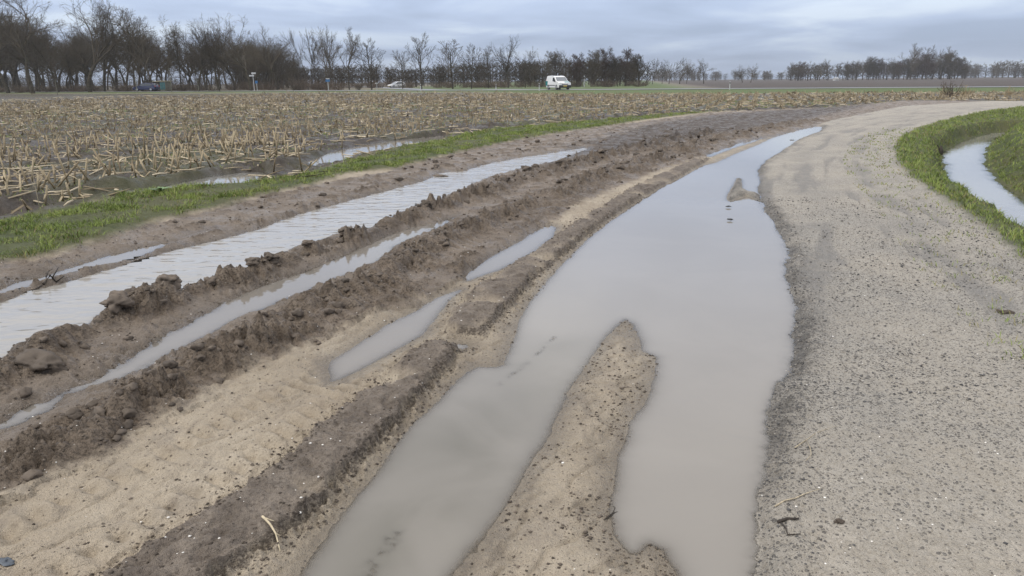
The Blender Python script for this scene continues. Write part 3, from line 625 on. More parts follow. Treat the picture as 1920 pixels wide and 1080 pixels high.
def stalk_mat(name, lo, hi):
    q = Mat(name); oi = q.n('ShaderNodeObjectInfo').outputs['Random']
    hv = q.attr('hue'); f = q.math('FRACT', q.math('ADD', oi, hv))
    c_ = q.mix(f, lo+(1,), hi+(1,)); c_ = q.mix(q.math('MULTIPLY', q.ramp(q.noise(35, 3), 0.5, 0.7), 0.5), c_, (0.13, 0.095, 0.05, 1))
    return q.fin(c_, 0.65, None, 0.3)
STALK = stalk_mat('dry_stalk', (0.19, 0.148, 0.092), (0.42, 0.35, 0.23))
STRAW = stalk_mat('bleached_straw', (0.24, 0.19, 0.12), (0.62, 0.54, 0.40))
rnd = random.Random(5)
stalk_me, straw_me = [], []
for i in range(5):
    b = MB(); h = [0.44, 0.52, 0.36, 0.58, 0.28][i]; lx = rnd.uniform(-.07, .07); ly = rnd.uniform(-.07, .07)
    b.tube([(0, 0, -0.05), (lx*.4, ly*.4, h*0.45), (lx*.45, ly*.45, h*0.48), (lx, ly, h)], [0.016, 0.013, 0.0155, 0.012], 6)
    # leaf sheath remnants
    for k in range(2):
        a = rnd.uniform(0, 6.28); z0 = h*rnd.uniform(.35, .6); l_ = rnd.uniform(.12, .24); cx, sx = math.cos(a), math.sin(a); pz = -sx*0.012, cx*0.012
        p0 = (lx*.5+cx*.012, ly*.5+sx*.012, z0); p1 = (lx*.5+cx*l_*.7, ly*.5+sx*l_*.7, z0+rnd.uniform(-.04, .05)); p2 = (lx*.5+cx*l_, ly*.5+sx*l_, z0-rnd.uniform(.03, .09))
        b.quad((p0[0]-pz[0], p0[1]-pz[1], p0[2]), (p0[0]+pz[0], p0[1]+pz[1], p0[2]), (p1[0]+pz[0], p1[1]+pz[1], p1[2]), (p1[0]-pz[0], p1[1]-pz[1], p1[2]))
        b.quad((p1[0]-pz[0], p1[1]-pz[1], p1[2]), (p1[0]+pz[0], p1[1]+pz[1], p1[2]), (p2[0]+pz[0]*.2, p2[1]+pz[1]*.2, p2[2]), (p2[0]-pz[0]*.2, p2[1]-pz[1]*.2, p2[2]))
    me = b.mesh('maize_stalk', STALK, True); stalk_me.append(me)
    b = MB(); l_ = [0.36, 0.50, 0.24, 0.42, 0.65][i]; w_ = [0.013, 0.014, 0.017, 0.015, 0.012][i]; q = rnd.uniform(-.04, .04)
    b.tube([(-l_/2, 0, w_), (0, q, w_*1.6), (l_/2, 0, w_*1.1)], [w_, w_*1.1, w_*.75], 5)
    me = b.mesh('straw_piece', STRAW, True); straw_me.append(me)
# candidate plants on rows 0.75 m apart
rowc = np.arange(-70, 40, 0.75); al = np.arange(0, 190, 0.15)
cg, ag = np.meshgrid(rowc, al); cg = cg.ravel()+rs.randn(cg.size)*0.035; ag = ag.ravel()+rs.randn(ag.size)*0.05
sx_ = cg*FIELDDIR[1]+ag*FIELDDIR[0]; sy_ = -cg*FIELDDIR[0]+ag*FIELDDIR[1]
k = infov(sx_, sy_, 0.08) & (sy_ > 3) & (sy_ < 135) & (rs.rand(len(sx_)) < np.clip((26/np.hypot(sx_, sy_))**1.2, 0.06, 1))
sx_, sy_ = sx_[k], sy_[k]; sz_, SM = terrain(sx_, sy_)
track = np.abs(((sx_*FIELDDIR[1]-sy_*FIELDDIR[0])+40) % 9.0-4.5)           # wheelings between passes
fl = np.where(SM['r'] > 60, (SM['behind'] < -9-7*ss(-5, 10, sx_))*1.0, SM['field'])
keep = (fl > 0.6) & (fbm(sx_, sy_, 3.2, 3, 221)+0.9*(rs.rand(len(sx_))-.5) > np.where(np.hypot(sx_, sy_) < 17, -.24, -.10)) & ((track > 0.55) | (rs.rand(len(sx_)) < 0.15)) & (sz_ > 0.012)
sx_, sy_, sz_ = sx_[keep], sy_[keep], sz_[keep]
print('stalks', len(sx_))
o_ = np.argsort(np.hypot(sx_, sy_)); sx_, sy_, sz_ = sx_[o_], sy_[o_], sz_[o_]
vis = np.abs(sx_/np.maximum(sy_, .1)) < 0.70
first = np.where(vis)[0][:300]; isf = np.zeros(len(sx_), bool); isf[first] = True
for i in first:
    o = link('maize_stalk', stalk_me[rnd.randrange(5)], None, (sx_[i], sy_[i], sz_[i]))
    tl = 0.16 if rnd.random() < .8 else 0.6
    o.rotation_euler = (rnd.gauss(0, tl), rnd.gauss(0, tl), rnd.uniform(0, 6.28)); s_ = rnd.uniform(.45, 1.05); o.scale = (1.1, 1.1, s_)
    tag(o, 'dry tan maize stalk stub standing upright at the muddy near edge of the stubble field', 'stalk', 'standing stalk stubs along the field edge')
def mass(name, x, y, z, protos, mat, tilt, flat, label, cat, smin=.7, smax=1.3, wscale=None):
    VV, FF, HU = [], [], []; o = 0; n = len(x); pid = rs.randint(0, len(protos), n)
    for pi, (pv, pf) in enumerate(protos):
        k = np.where(pid == pi)[0]; m_ = len(k)
        if not m_: continue
        rz = rs.rand(m_)*2*np.pi; tx = rs.randn(m_)*tilt; ty = rs.randn(m_)*tilt; s_ = smin+(smax-smin)*rs.rand(m_)
        ws = np.ones(m_) if wscale is None else wscale[k]
        P = pv[None].repeat(m_, 0).copy()
        if flat: P = P*np.stack([s_, s_*ws, s_*ws], -1)[:, None, :]
        else: P = P*np.stack([ws, ws, s_], -1)[:, None, :]
        X_ = P[..., 0]*np.cos(rz)[:, None]-P[..., 1]*np.sin(rz)[:, None]; Y_ = P[..., 0]*np.sin(rz)[:, None]+P[..., 1]*np.cos(rz)[:, None]; Z_ = P[..., 2]
        X2 = X_+Z_*tx[:, None]; Y2 = Y_+Z_*ty[:, None]; Z2 = Z_+(X_*tx[:, None]+Y_*ty[:, None] if flat else 0)
        VV.append(np.stack([X2+x[k][:, None], Y2+y[k][:, None], Z2+z[k][:, None]], -1).reshape(-1, 3))
        nv = len(pv); FF.append((pf[None]+np.arange(m_)[:, None, None]*nv+o).reshape(-1, pf.shape[1])); o += m_*nv
        HU.append(np.repeat(rs.rand(m_), nv))
    me = npmesh(name, np.concatenate(VV), np.concatenate(FF), mat, True); fattr(me, 'hue', np.concatenate(HU))
    return tag(link(name, me), label, cat, kind='stuff')
def lowstalk(h, lx):
    v, f = tube([(0, 0, -0.03), (lx, lx*.5, h)], [0.014, 0.011], 4); l0 = len(v)
    v += [(0, .011, h*.5), (0.07, 0.03, h*.62), (0.10, 0.05, h*.2), (0, -.011, h*.45)]; f += [(l0, l0+1, l0+2, l0+3)]
    return np.array(v), np.array(f)
ps = [lowstalk(.38, .05), lowstalk(.46, -.08), lowstalk(.26, .08), lowstalk(.32, -.02)]
r_ = np.hypot(sx_, sy_)[~isf]
mass('maize_stubble', sx_[~isf], sy_[~isf], sz_[~isf], ps, STALK, 0.30, False, 'rows of dry cut maize stubble stretching across the field', 'stubble', .35, .85, np.clip(r_/30, 1, 2.3))
# straw and broken stalks lying about
n = 120000; x = -60+rs.rand(n)*110; y = 5+rs.rand(n)**1.6*105; k = infov(x, y, .05) & (rs.rand(n) < np.clip((20/np.hypot(x, y))**0.8, .2, 1)); x, y = x[k], y[k]
z_, M_ = terrain(x, y); fl = np.where(M_['r'] > 60, (M_['behind'] < -9-7*ss(-5, 10, x))*1.0, M_['field'])
cax = np.abs(((x*FIELDDIR[1]-y*FIELDDIR[0])+0.375) % 0.75-0.375)
k = (fl > 0.6) & (z_ > 0.01) & (fbm(x, y, 1.6, 3, 231)+0.9*(rs.rand(len(x))-.5)+0.12*ss(9, 16, np.hypot(x, y)) > 0.33)
x, y, z_ = x[k], y[k], z_[k]; r_ = np.hypot(x, y); o_ = np.argsort(r_); x, y, z_, r_ = x[o_], y[o_], z_[o_], r_[o_]
print('straw', len(x)); vis = np.where(np.abs(x/y) < 0.70)[0][:260]; isf = np.zeros(len(x), bool); isf[vis] = True
for i in vis:
    o = link('straw_piece', straw_me[rnd.randrange(5)], None, (x[i], y[i], z_[i]+0.004)); o.rotation_euler = (0, rnd.gauss(0, .14), rnd.gauss(0.6, .9))
    tag(o, 'bleached broken maize stalk lying flat on dark soil among the nearest stubble', 'straw', 'broken stalks lying in the stubble')
def lowstraw(l_, w_):
    v, f = tube([(-l_/2, 0, w_), (0, l_*.08, w_*1.5), (l_/2, 0, w_)], [w_, w_, w_*.7], 4); return np.array(v), np.array(f)
k = ~isf
mass('straw_litter', x[k], y[k], z_[k]+0.004, [lowstraw(.34, .013), lowstraw(.48, .014), lowstraw(.24, .015), lowstraw(.62, .012)], STRAW, 0.14, True, 'pale broken straw scattered over the whole stubble field', 'straw', .7, 1.3, np.clip(r_[k]/26, 1, 2.2))
# ------------------------------------------------------------------ bare winter trees
bk = Mat('bark'); bn = bk.noise(3.0, 4, 0.6); bkc = bk.mix(bk.ramp(bn, 0.35, 0.7), (0.046, 0.039, 0.030, 1), (0.092, 0.080, 0.060, 1))
bkc = bk.mix(bk.math('MULTIPLY', bk.ramp(bk.noise(0.7, 2), 0.5, 0.7), 0.5), bkc, (0.062, 0.070, 0.040, 1)); BARK = bk.fin(bkc, 0.9, None, 0.1)
tw = Mat('twigs'); toi = tw.n('ShaderNodeObjectInfo').outputs['Random']
twc = tw.mix(toi, (0.060, 0.050, 0.037, 1), (0.105, 0.088, 0.064, 1)); TWIG = tw.fin(twc, 0.9, None, 0.1)
rt = Mat('reddish_twigs'); RTWIG = rt.fin(rt.mix(rt.noise(0.5, 2), (0.062, 0.042, 0.035, 1), (0.085, 0.062, 0.047, 1)), 0.9, None, 0.1)
PALEB = simple('pale_bark', (0.17, 0.165, 0.13), 0.9, 0.3, 2.0)
def tree_mesh(seed, H, style):
    """returns (trunk mesh, crown mesh), real metres, base at the origin"""
    q = random.Random(seed); T, Cr = MB(), MB()
    S = dict(oak=dict(tr=.020, fork=.42, limbs=9, lim=.50, ang=(.32, 1.0), up=.06, wan=.36, n=(6, 6, 5), spread=1.0),
             tall=dict(tr=.015, fork=.78, limbs=15, lim=.40, ang=(.55, 1.1), up=.07, wan=.30, n=(6, 6, 4), spread=.8),
             vase=dict(tr=.016, fork=.28, limbs=8, lim=.62, ang=(.20, .55), up=.07, wan=.26, n=(6, 6, 4), spread=.7),
             slim=dict(tr=.012, fork=.86, limbs=13, lim=.40, ang=(.40, .75), up=.10, wan=.17, n=(5, 4, 3), spread=.5),
             twin=dict(tr=.013, fork=.10, limbs=3, lim=.80, ang=(.06, .24), up=.05, wan=.20, n=(11, 6, 5), spread=.6),
             dense=dict(tr=.016, fork=.75, limbs=22, lim=.36, ang=(.6, 1.2), up=.14, wan=.22, n=(8, 7, 5), spread=.9),
             low=dict(tr=.016, fork=.70, limbs=15, lim=.42, ang=(.5, 1.15), up=.15, wan=.25, n=(4, 4, 3), spread=1.0))[style]
    def vrand(): return np.array([q.gauss(0, 1), q.gauss(0, 1), q.gauss(0, 1)])
    def grow(p, d_, L, r0, lev, mb):
        ns = (7, 5, 4, 3, 2)[lev]; pts = [p]; rad = [r0]; r1 = r0*(.55 if lev == 0 else .35); dirs = [d_]
        for i in range(ns):
            d_ = d_+vrand()*S['wan']*(0.35 if lev == 0 else .8)*(1 if i else .4)+np.array([0, 0, S['up']*(.6 if lev else .3)]); d_ /= np.linalg.norm(d_)
            p = p+d_*L/ns; pts.append(p); rad.append(r0+(r1-r0)*(i+1)/ns); dirs.append(d_)
        rad = [max(a, .012) for a in rad]
        if lev >= 4:
            a = vrand(); a -= d_*np.dot(a, d_); a *= .017/(np.linalg.norm(a)+1e-9); mb.add([pts[0]-a, pts[0]+a, pts[1]+a*.8, pts[1]-a*.8, pts[2]], [(0, 1, 2, 3), (3, 2, 4)]); return
        mb.tube(pts, rad, (7, 5, 4, 3, 3)[lev], False)
        if lev >= 4: return
        if lev == 3: cn = S['n'][2]; lo = .25
        elif lev == 0: cn = S['limbs']; lo = S['lo']
        else: cn = S['n'][lev-1]; lo = .28
        for c_ in range(cn):
            t = lo+(1-lo)*((c_+q.uniform(.1, .9))/cn); 
            if lev == 0 and S['fork'] < .5: t = q.uniform(.70, 1.0)
            f = t*ns; i = min(int(f), ns-1); pp = pts[i]+(pts[i+1]-pts[i])*(f-i); dd = dirs[i+1]
            a = vrand(); a -= dd*np.dot(a, dd); a /= np.linalg.norm(a)+1e-9
            if lev == 0:
                ph = c_*2.4+q.uniform(-.4, .4); a = np.array([math.cos(ph), math.sin(ph), 0.05])
            an = q.uniform(*S['ang'])*(1 if lev == 0 else q.uniform(.75, 1.15)); 
            if lev == 0 and S['fork'] >= .5: an *= 1.15-.45*t
            nd = dd*math.cos(an)+a*math.sin(an); rr_ = rad[i]*(.62 if lev == 0 else .58)*q.uniform(.8, 1.1)
            ll = (S['lim']*H*(1.15-.55*t if S['fork'] >= .5 else q.uniform(.75, 1.1)) if lev == 0 else L*q.uniform(.40, .62)*(1.12-.35*t))
            grow(pp, nd/np.linalg.norm(nd), ll, rr_, lev+1, Cr)
        if lev in (1, 2):   # leading shoot
            grow(pts[-1], dirs[-1], L*.35, rad[-1], lev+1, Cr)
    S['lo'] = {'dense': .10, 'low': .06, 'slim': .28}.get(style, .30)
    L0 = H*S['fork'] if S['fork'] >= .5 else H*max(S['fork'], .12)
    if style == 'twin': L0 = H*.10
    grow(np.array([0., 0, -.15]), np.array([q.gauss(0, .03), q.gauss(0, .03), 1.0]), L0, H*S['tr'], 0, T)
    return T, Cr
TP = {}
def proto(key, seed, H, style, bark=None, twig=None):
    T, C_ = tree_mesh(seed, H, style); zt = float(np.percentile([v[2] for v in C_.v], 99.3))
    TP[key] = (T.mesh('trunk', bark or BARK, True), C_.mesh('crown', twig or TWIG, True), zt, (T, C_))
for i, (sd, H, st) in enumerate([(1, 17, 'oak'), (2, 17, 'oak'), (3, 18, 'oak'), (4, 17, 'oak')]): proto('oak%d' % i, sd, H, st)
for i in range(3): proto('tall%d' % i, 20+i, 17, 'tall')
for i in range(2): proto('vase%d' % i, 30+i, 13, 'vase')
for i in range(2): proto('slim%d' % i, 40+i, 10, 'slim')
proto('twin0', 50, 12, 'twin')
for i in range(2): proto('dense%d' % i, 60+i, 11, 'dense', BARK, RTWIG if i else TWIG)
proto('sap0', 70, 5, 'slim', PALEB)
print('tree tris', sum(len(a.polygons)*2+len(b.polygons)*2 for a, b, c_, d_ in TP.values()))
def tree(key, u, top, dist, label, group, base=None, name='bare_tree', wide=1.0, grow=1.05):
    """u, top: photo pixel of the trunk and of the crown's tip; dist: metres away (road and wood edge)"""
    p = atd(u, 165, dist); z0 = hz(p[0], p[1]); pt = atd(u, top, dist); H = (pt[2]-z0)*grow
    tr_, cr_, zt, _ = TP[key]; s = H/zt
    o = empty(name, (p[0], p[1], z0), rnd.uniform(0, 6.28)); o.scale = (s*wide, s*wide, s)
    link('trunk', tr_, o); link('crown', cr_, o); tag(o, label, 'tree', group); return o
WG = 'bare oaks of the roadside wood'
front = [('oak0',60,-12,136,1.0,'tallest bare oak of the wood, left of the blue car'),('oak2',14,22,140,1.0,'bare oak at the open end of the wood, farthest from the signpost'),('tall0',108,60,142,1,'narrow bare oak between the tallest oak and the wide forked oak'),
 ('oak1',168,12,138,1.15,'wide forked oak with heavy crooked limbs, left of the blue car'),('tall1',196,22,146,.9,'upright bare oak right behind the wide forked oak'),('tall2',236,50,143,1,'bare oak whose trunk rises directly behind the blue car bonnet'),
 ('tall0',285,34,139,.85,'tall thin crooked tree rising above the blue car roof'),('oak3',310,52,150,.9,'bare oak rising behind the small kiosk'),('tall1',340,58,147,.8,'bare oak just right of the kiosk'),('oak2',372,50,142,.75,'dense bare oak between the kiosk and the white signpost'),
 ('oak0',410,56,140,.95,'low-forked round oak left of the white signpost'),('oak1',440,50,146,.85,'bare oak behind the white signpost'),('oak3',470,49,138,1.0,'broad oak standing over the white signpost'),('oak2',520,64,150,.8,'lone spreading oak between white signpost and brown bush')]
for k_, u, t, ds, wd, lb in front: tree(k_, u, t, ds, lb, WG, wide=wd, grow=1.14)
mid = [('twin0',578,60,150,1,'twin-stemmed bare tree right of the brown bush'),('vase0',612,57,147,.9,'upright bare tree behind the blue direction sign'),('vase1',627,66,152,.8,'second bare tree close behind the blue direction sign'),
 ('tall2',655,57,150,.75,'straight leaning-crowned tree right of the blue direction sign'),('slim1',697,78,152,1.5,'bare tree with swept twigs midway between blue sign and white car'),('slim0',755,98,170,1.5,'short bare tree just behind the white car'),
 ('slim1',791,68,160,1.25,'tall slender tree standing alone right of the white car'),('slim0',849,80,165,1.7,'full-crowned slender tree, third from the white car towards the van'),('slim1',884,86,165,1.35,'narrow slender tree between the white car and the van'),
 ('tall1',916,92,172,.9,'bare roadside tree in front of the grey belt'),('oak1',953,74,176,.75,'tall round-crowned tree left of the white van'),('vase1',985,96,178,.9,'bare tree just left of the white van'),('oak3',1016,104,182,.9,'low bare tree right behind the white van rear')]
for k_, u, t, ds, wd, lb in mid: tree(k_, u, t, ds, lb, 'roadside trees between sign and van', wide=wd)
den = [('dense0',1042,100,186,1.05,'dense bare tree rising above the white van roof'),('oak0',1055,96,190,.8,'twiggy oak behind the white van'),('dense1',1082,104,188,1,'reddish dense tree just right of the white van'),('dense0',1108,98,186,.95,'dark dense tree beside the pale pole'),
 ('dense1',1133,94,188,.9,'tallest dark tree of the dense clump right of the van'),('dense0',1158,108,186,.9,'dark tree in the middle of the dense clump'),('dense1',1172,95,192,.85,'rust-tinged tree near the end of the dense clump'),('dense0',1197,104,185,1.0,'dark tree closing the dense clump beside the ploughed field')]
for k_, u, t, ds, wd, lb in den: tree(k_, u, t, ds, lb, 'dense clump right of the van', wide=wd)
# roadside saplings with pale stems
for u, t, ds in ((106,118,128),(256,112,128),(321,108,127),(372,112,128)):
    tree('sap0', u, t, ds, 'slim pale-stemmed young tree at the road edge before the wood', 'young roadside trees by the wood', name='young_tree')
# lone trees along the far side of the ploughed field
for k_, u, t, ds, lb in [('vase0',1223,113,255,'bare lone tree beside the dense clump at the ploughed field'),('slim0',1241,118,262,'thin lone tree, second from the dense clump'),('vase1',1254,113,258,'lone tree with round top, third from the dense clump'),('oak1',1274,112,252,'crooked lone tree in the middle of the ploughed field row'),
                ('vase0',1287,122,262,'short lone tree between the crooked and the round-crowned field trees'),('oak0',1319,113,256,'round-crowned lone field tree with short trunk'),('oak2',1391,124,300,'small leaning tree beside the spreading far field tree'),('oak3',1407,121,296,'spreading lone tree in the far ploughed field')]:
    tree(k_, u, t, ds, lb, 'lone trees along the ploughed field')
# the wood behind: second ranks, same kinds of oak
for i in range(100):
    u = rnd.uniform(-80, 552); ds = rnd.uniform(152, 215); top = np.interp(u, [-60, 0, 60, 130, 200, 260, 330, 420, 500, 545], [30, 35, 40, 70, 55, 70, 75, 72, 82, 108])+rnd.uniform(-4, 26)
    tree(rnd.choice(['oak0', 'oak1', 'oak2', 'oak3', 'tall0', 'tall1', 'tall2']), u, top, ds, 'bare oak deep in the wood behind the front row', 'oaks deep in the roadside wood', wide=rnd.uniform(.95, 1.25), grow=1.12)
FWG = 'bare trees of the far wood beyond the ploughed field'
for i, u in enumerate(np.linspace(1482, 1803, 30)):
    top = np.interp(u, [1475, 1500, 1545, 1560, 1590, 1640, 1680, 1700, 1720, 1735, 1765, 1790, 1805], [122, 114, 112, 124, 118, 106, 113, 100, 108, 98, 100, 106, 120])+rnd.uniform(-2, 7)
    tree(rnd.choice(['oak0', 'oak2', 'oak3', 'dense0', 'dense1', 'dense0', 'vase0']), u+rnd.uniform(-4, 4), top, rnd.uniform(415, 450), 'bare tree in the far wood beyond the ploughed field', FWG, wide=rnd.uniform(1.0, 1.35))
for u, t in ((1698, 85), (1733, 88), (1762, 91)):
    tree('tall2' if u != 1733 else 'slim1', u, t, 440, 'tall thin tree standing out above the far wood', 'tall trees above the far wood')
# far masses: woods that read as one body
def tree_arrays(key):
    T, C_ = TP[key][3]; v = np.array(T.v+C_.v); o = len(T.v)
    f = [q for q in T.f if len(q) == 4]+[tuple(i+o for i in q) for q in C_.f if len(q) == 4]
    return v, np.array(f)
TP['low0'] = None
for i in range(3): TP['low%d' % i] = None
LOWH = 10.0
def low_tree(seed):
    """far-wood tree, 10 m: trunk, limbs and slivers of twig"""
    q = np.random.RandomState(seed); V_, F_ = [], []
    def sliver(p, d_, L, w_):
        a = q.randn(3); a -= d_*np.dot(a, d_)/np.dot(d_, d_); a *= w_/np.linalg.norm(a); o = len(V_); V_.extend([p-a, p+a, p+d_*L]); F_.append((o, o+1, o+2))
    for a in (0, 2.1, 4.2): sliver(np.array([0, 0, -.2]), np.array([.02*math.cos(a), .02*math.sin(a), 1]), 8.2, .17)
    for i in range(22):
        t = .02+.9*(i+q.rand())/22; p = np.array([0, 0, 8*t]); a = i*2.4+q.rand(); d_ = np.array([math.cos(a), math.sin(a), q.uniform(.35, 1.4)]); d_ /= np.linalg.norm(d_); L = (3.4-1.6*t)*q.uniform(.6, 1.25)*(.7 if t < .15 else 1); sliver(p, d_, L, .07)
        for j in range(6):
            p2 = p+d_*L*(.25+.75*(j+q.rand())/6); e_ = d_*.7+q.randn(3)*.55+np.array([0, 0, .25]); e_ /= np.linalg.norm(e_); L2 = L*q.uniform(.25, .5); sliver(p2, e_, L2, .06)
            for k in range(5): p3 = p2+e_*L2*q.uniform(.2, 1); g_ = e_*.7+q.randn(3)*.6; g_ /= np.linalg.norm(g_); sliver(p3, g_, L2*q.uniform(.4, .9), .05)
    return np.array(V_), np.array(F_)
LOW = [low_tree(90+i) for i in range(4)]
def woodmass(name, items, label):
    VV, FF = [], []; o = 0
    for (x, y, z0, H, wd) in items:
        v, f = LOW[rnd.randrange(4)]; s = H/LOWH; a = rnd.uniform(0, 6.28); c_, s2 = math.cos(a), math.sin(a)
        P = v*np.array([s*wd, s*wd, s]); VV.append(np.stack([P[:, 0]*c_-P[:, 1]*s2+x, P[:, 0]*s2+P[:, 1]*c_+y, P[:, 2]+z0], -1)); FF.append(f+o); o += len(v)
    return tag(link(name, npmesh(name, np.concatenate(VV), np.concatenate(FF), TWIG, False)), label, 'wood', kind='stuff')
def belt(u0, u1, tops, d0, d1, n, jit=8):
    it = []
    for i in range(n):
        u = rnd.uniform(u0, u1); ds = rnd.uniform(d0, d1); p = atd(u, 165, ds); z0 = hz(p[0], p[1])
        t = np.interp(u, tops[0], tops[1])+rnd.uniform(0, jit); H = atd(u, t, ds)[2]-z0; it.append((p[0], p[1], z0, max(H, 2.0), rnd.uniform(1.0, 1.6)))
    return it
print('low tree faces', [len(f) for v, f in LOW])
woodmass('far_wood', belt(440, 1215, ([440, 560, 640, 700, 760, 830, 900, 1000, 1100, 1215], [112, 118, 116, 112, 122, 114, 108, 106, 104, 108]), 205, 270, 230), 'grey hazy belt of bare woodland behind the roadside trees')
woodmass('far_wood', belt(1215, 1480, ([1215, 1290, 1340, 1400, 1440, 1480], [124, 126, 130, 126, 130, 132]), 520, 720, 80), 'pale bluish tree belt on the horizon beyond the lone field trees')
woodmass('far_wood', belt(1480, 1810, ([1480, 1600, 1810], [116, 110, 108]), 455, 500, 70), 'dark twiggy depth of the far wood beyond the ploughed field')
woodmass('far_wood', belt(1800, 1990, ([1800, 1850, 1880, 1920, 1990], [117, 113, 108, 111, 111]), 560, 680, 50), 'thin pale tree row on the horizon right of the far wood')
woodmass('far_wood', belt(-90, 560, ([-90, 560], [134, 138]), 225, 290, 110), 'grey bare woodland showing between the trunks of the oaks')
# undergrowth and bushes
def bush(seed, n, h, w):
    q = random.Random(seed); b = MB()
    for i in range(n):
        a = q.uniform(0, 6.28); r0 = q.uniform(0, .25)*w; p = np.array([math.cos(a)*r0, math.sin(a)*r0, -.05]); d_ = np.array([math.cos(a)*q.uniform(.1, .8), math.sin(a)*q.uniform(.1, .8), 1.0]); L = h*q.uniform(.5, 1.0); pts = [p]
        for k in range(3): d_ = d_+np.array([q.gauss(0, .2), q.gauss(0, .2), 0]); p = p+d_/np.linalg.norm(d_)*L/3; pts.append(p)
        for k in range(3): w_ = np.array([q.gauss(0, 1), q.gauss(0, 1), 0]); w_ *= .014/np.linalg.norm(w_); b.add([pts[k]-w_, pts[k]+w_, pts[k+1]+w_*.7, pts[k+1]-w_*.7], [(0, 1, 2, 3)])
        for k in range(5):
            s = pts[q.randint(1, 3)]; e_ = s+np.array([q.gauss(0, .22), q.gauss(0, .22), q.uniform(.05, .4)])*h*.4; w_ = np.array([q.gauss(0, 1), q.gauss(0, 1), q.gauss(0, 1)]); w_ *= .009/np.linalg.norm(w_); b.add([s-w_, s+w_, e_+w_*.5, e_-w_*.5], [(0, 1, 2, 3)])
    return b
BROWN = simple('brown_stems', (0.105, 0.078, 0.056), 0.9, 0.35, 3.0)
REED = simple('dry_reed', (0.30, 0.235, 0.14), 0.85, 0.3, 6.0)
bm1 = bush(1, 130, 2.6, 2.6).mesh('brown_bush', BROWN); bm2 = bush(2, 110, 1.6, 2.4).mesh('bush', TWIG)
def place_bush(u, ds, me, lb, sc, name='bush', cat='bush', group=None):
    p = atd(u, 165, ds); o = link(name, me, None, (p[0], p[1], hz(p[0], p[1]))); o.scale = sc; o.rotation_euler = (0, 0, rnd.uniform(0, 6)); tag(o, lb, cat, group)
place_bush(562, 143, bm1, 'brown leafless bush between the lone oak and the twin-stemmed tree', (1.5, 1.3, 1.0), 'brown_bush')
place_bush(553, 139, bm2, 'low dark heap of brush beside the brown bush', (.9, .9, .75), 'brush_heap')
place_bush(672, 147, bm2, 'low dark bush at the foot of the straight leaning-crowned tree', (.7, .7, .8))
place_bush(1140, 176, bm1, 'dry brown scrub in front of the dense clump right of the van', (2.6, 1.3, .6), 'brown_scrub')
place_bush(1195, 176, bm1, 'dry brown scrub at the end of the dense clump by the ploughed field', (1.8, 1.3, .55), 'brown_scrub')
VV, FF = [], []; o_ = 0; bb = bush(5, 45, 1.5, 2.0); bv = np.array(bb.v); bf = np.array([q for q in bb.f if len(q) == 4])
for i in range(190):
    u = rnd.uniform(-80, 640) if i < 105 else rnd.uniform(640, 1210); ds = rnd.uniform(140, 165) if i < 105 else rnd.uniform(183, 200); p = atd(u, 165, ds); s = rnd.uniform(.6, 1.5); a = rnd.uniform(0, 6)
    c_, s2 = math.cos(a), math.sin(a); P = bv*np.array([s*1.6, s*1.6, s]); VV.append(np.stack([P[:, 0]*c_-P[:, 1]*s2+p[0], P[:, 0]*s2+P[:, 1]*c_+p[1], P[:, 2]+hz(p[0], p[1])], -1)); FF.append(bf+o_); o_ += len(bv)
tag(link('undergrowth', npmesh('undergrowth', np.concatenate(VV), np.concatenate(FF), BROWN)), 'brown leafless undergrowth at the feet of the roadside trees', 'undergrowth', kind='stuff')
# dead stems at the field corner by the bend
dry1 = bush(9, 46, 1.15, .9).mesh('dry_stems', BROWN); dry2 = bush(10, 22, 1.0, .8).mesh('dry_stems', REED)
for u, v_, me, sc, lb in ((1785, 180, dry1, (1.5, 1.2, 1.25), 'tall clump of brown dead stems at the field corner'), (1808, 179, dry2, (1.2, 1, 1.1), 'straw-coloured dead stems beside the tall brown clump'), (1765, 181, dry2, (1, 1, .8), 'short pale dead stems on the stubble side of the brown clump'), (1890, 177, dry2, (.9, .9, 1), 'thin dead stems standing apart along the bend of the track')):
    p = unp(u, v_); ds = min(p[1], 62); p = atd(u, v_, ds); o = link('dry_weed_clump', me, None, (p[0], p[1], hz(p[0], p[1])-.02)); o.scale = sc; tag(o, lb, 'weeds')
# ------------------------------------------------------------------ vehicles
def paint(name, col, rough=0.25):
    q = Mat(name); q.b.inputs['Coat Weight'].default_value = 0.6; return q.fin(q.mix(q.noise(1.5, 3), tuple(v*.9 for v in col)+(1,), col+(1,)), rough, None, 0.5)
GLASS = simple('dark_glass', (0.035, 0.042, 0.05), 0.05, .1, spec=.8); LGLASS = simple('windscreen', (0.16, 0.18, 0.20), 0.05, .1, spec=.9); TYRE = simple('tyre', (0.02, 0.02, 0.021), 0.9); RIM = simple('alloy', (0.45, 0.46, 0.48), 0.35, metal=.7)
BLACKP = simple('black_plastic', (0.022, 0.023, 0.026), 0.6); LAMP = simple('headlamp', (0.75, 0.77, 0.8), 0.1); PLATE = simple('plate_yellow', (0.65, 0.47, 0.06), 0.5); TEAL = paint('teal_wrap', (0.02, 0.20, 0.21)); WHITEP = paint('white_paint', (0.74, 0.75, 0.76)); BLUEP = paint('blue_paint', (0.010, 0.014, 0.060)); REDL = simple('tail_lamp', (0.35, 0.02, 0.02), 0.2)
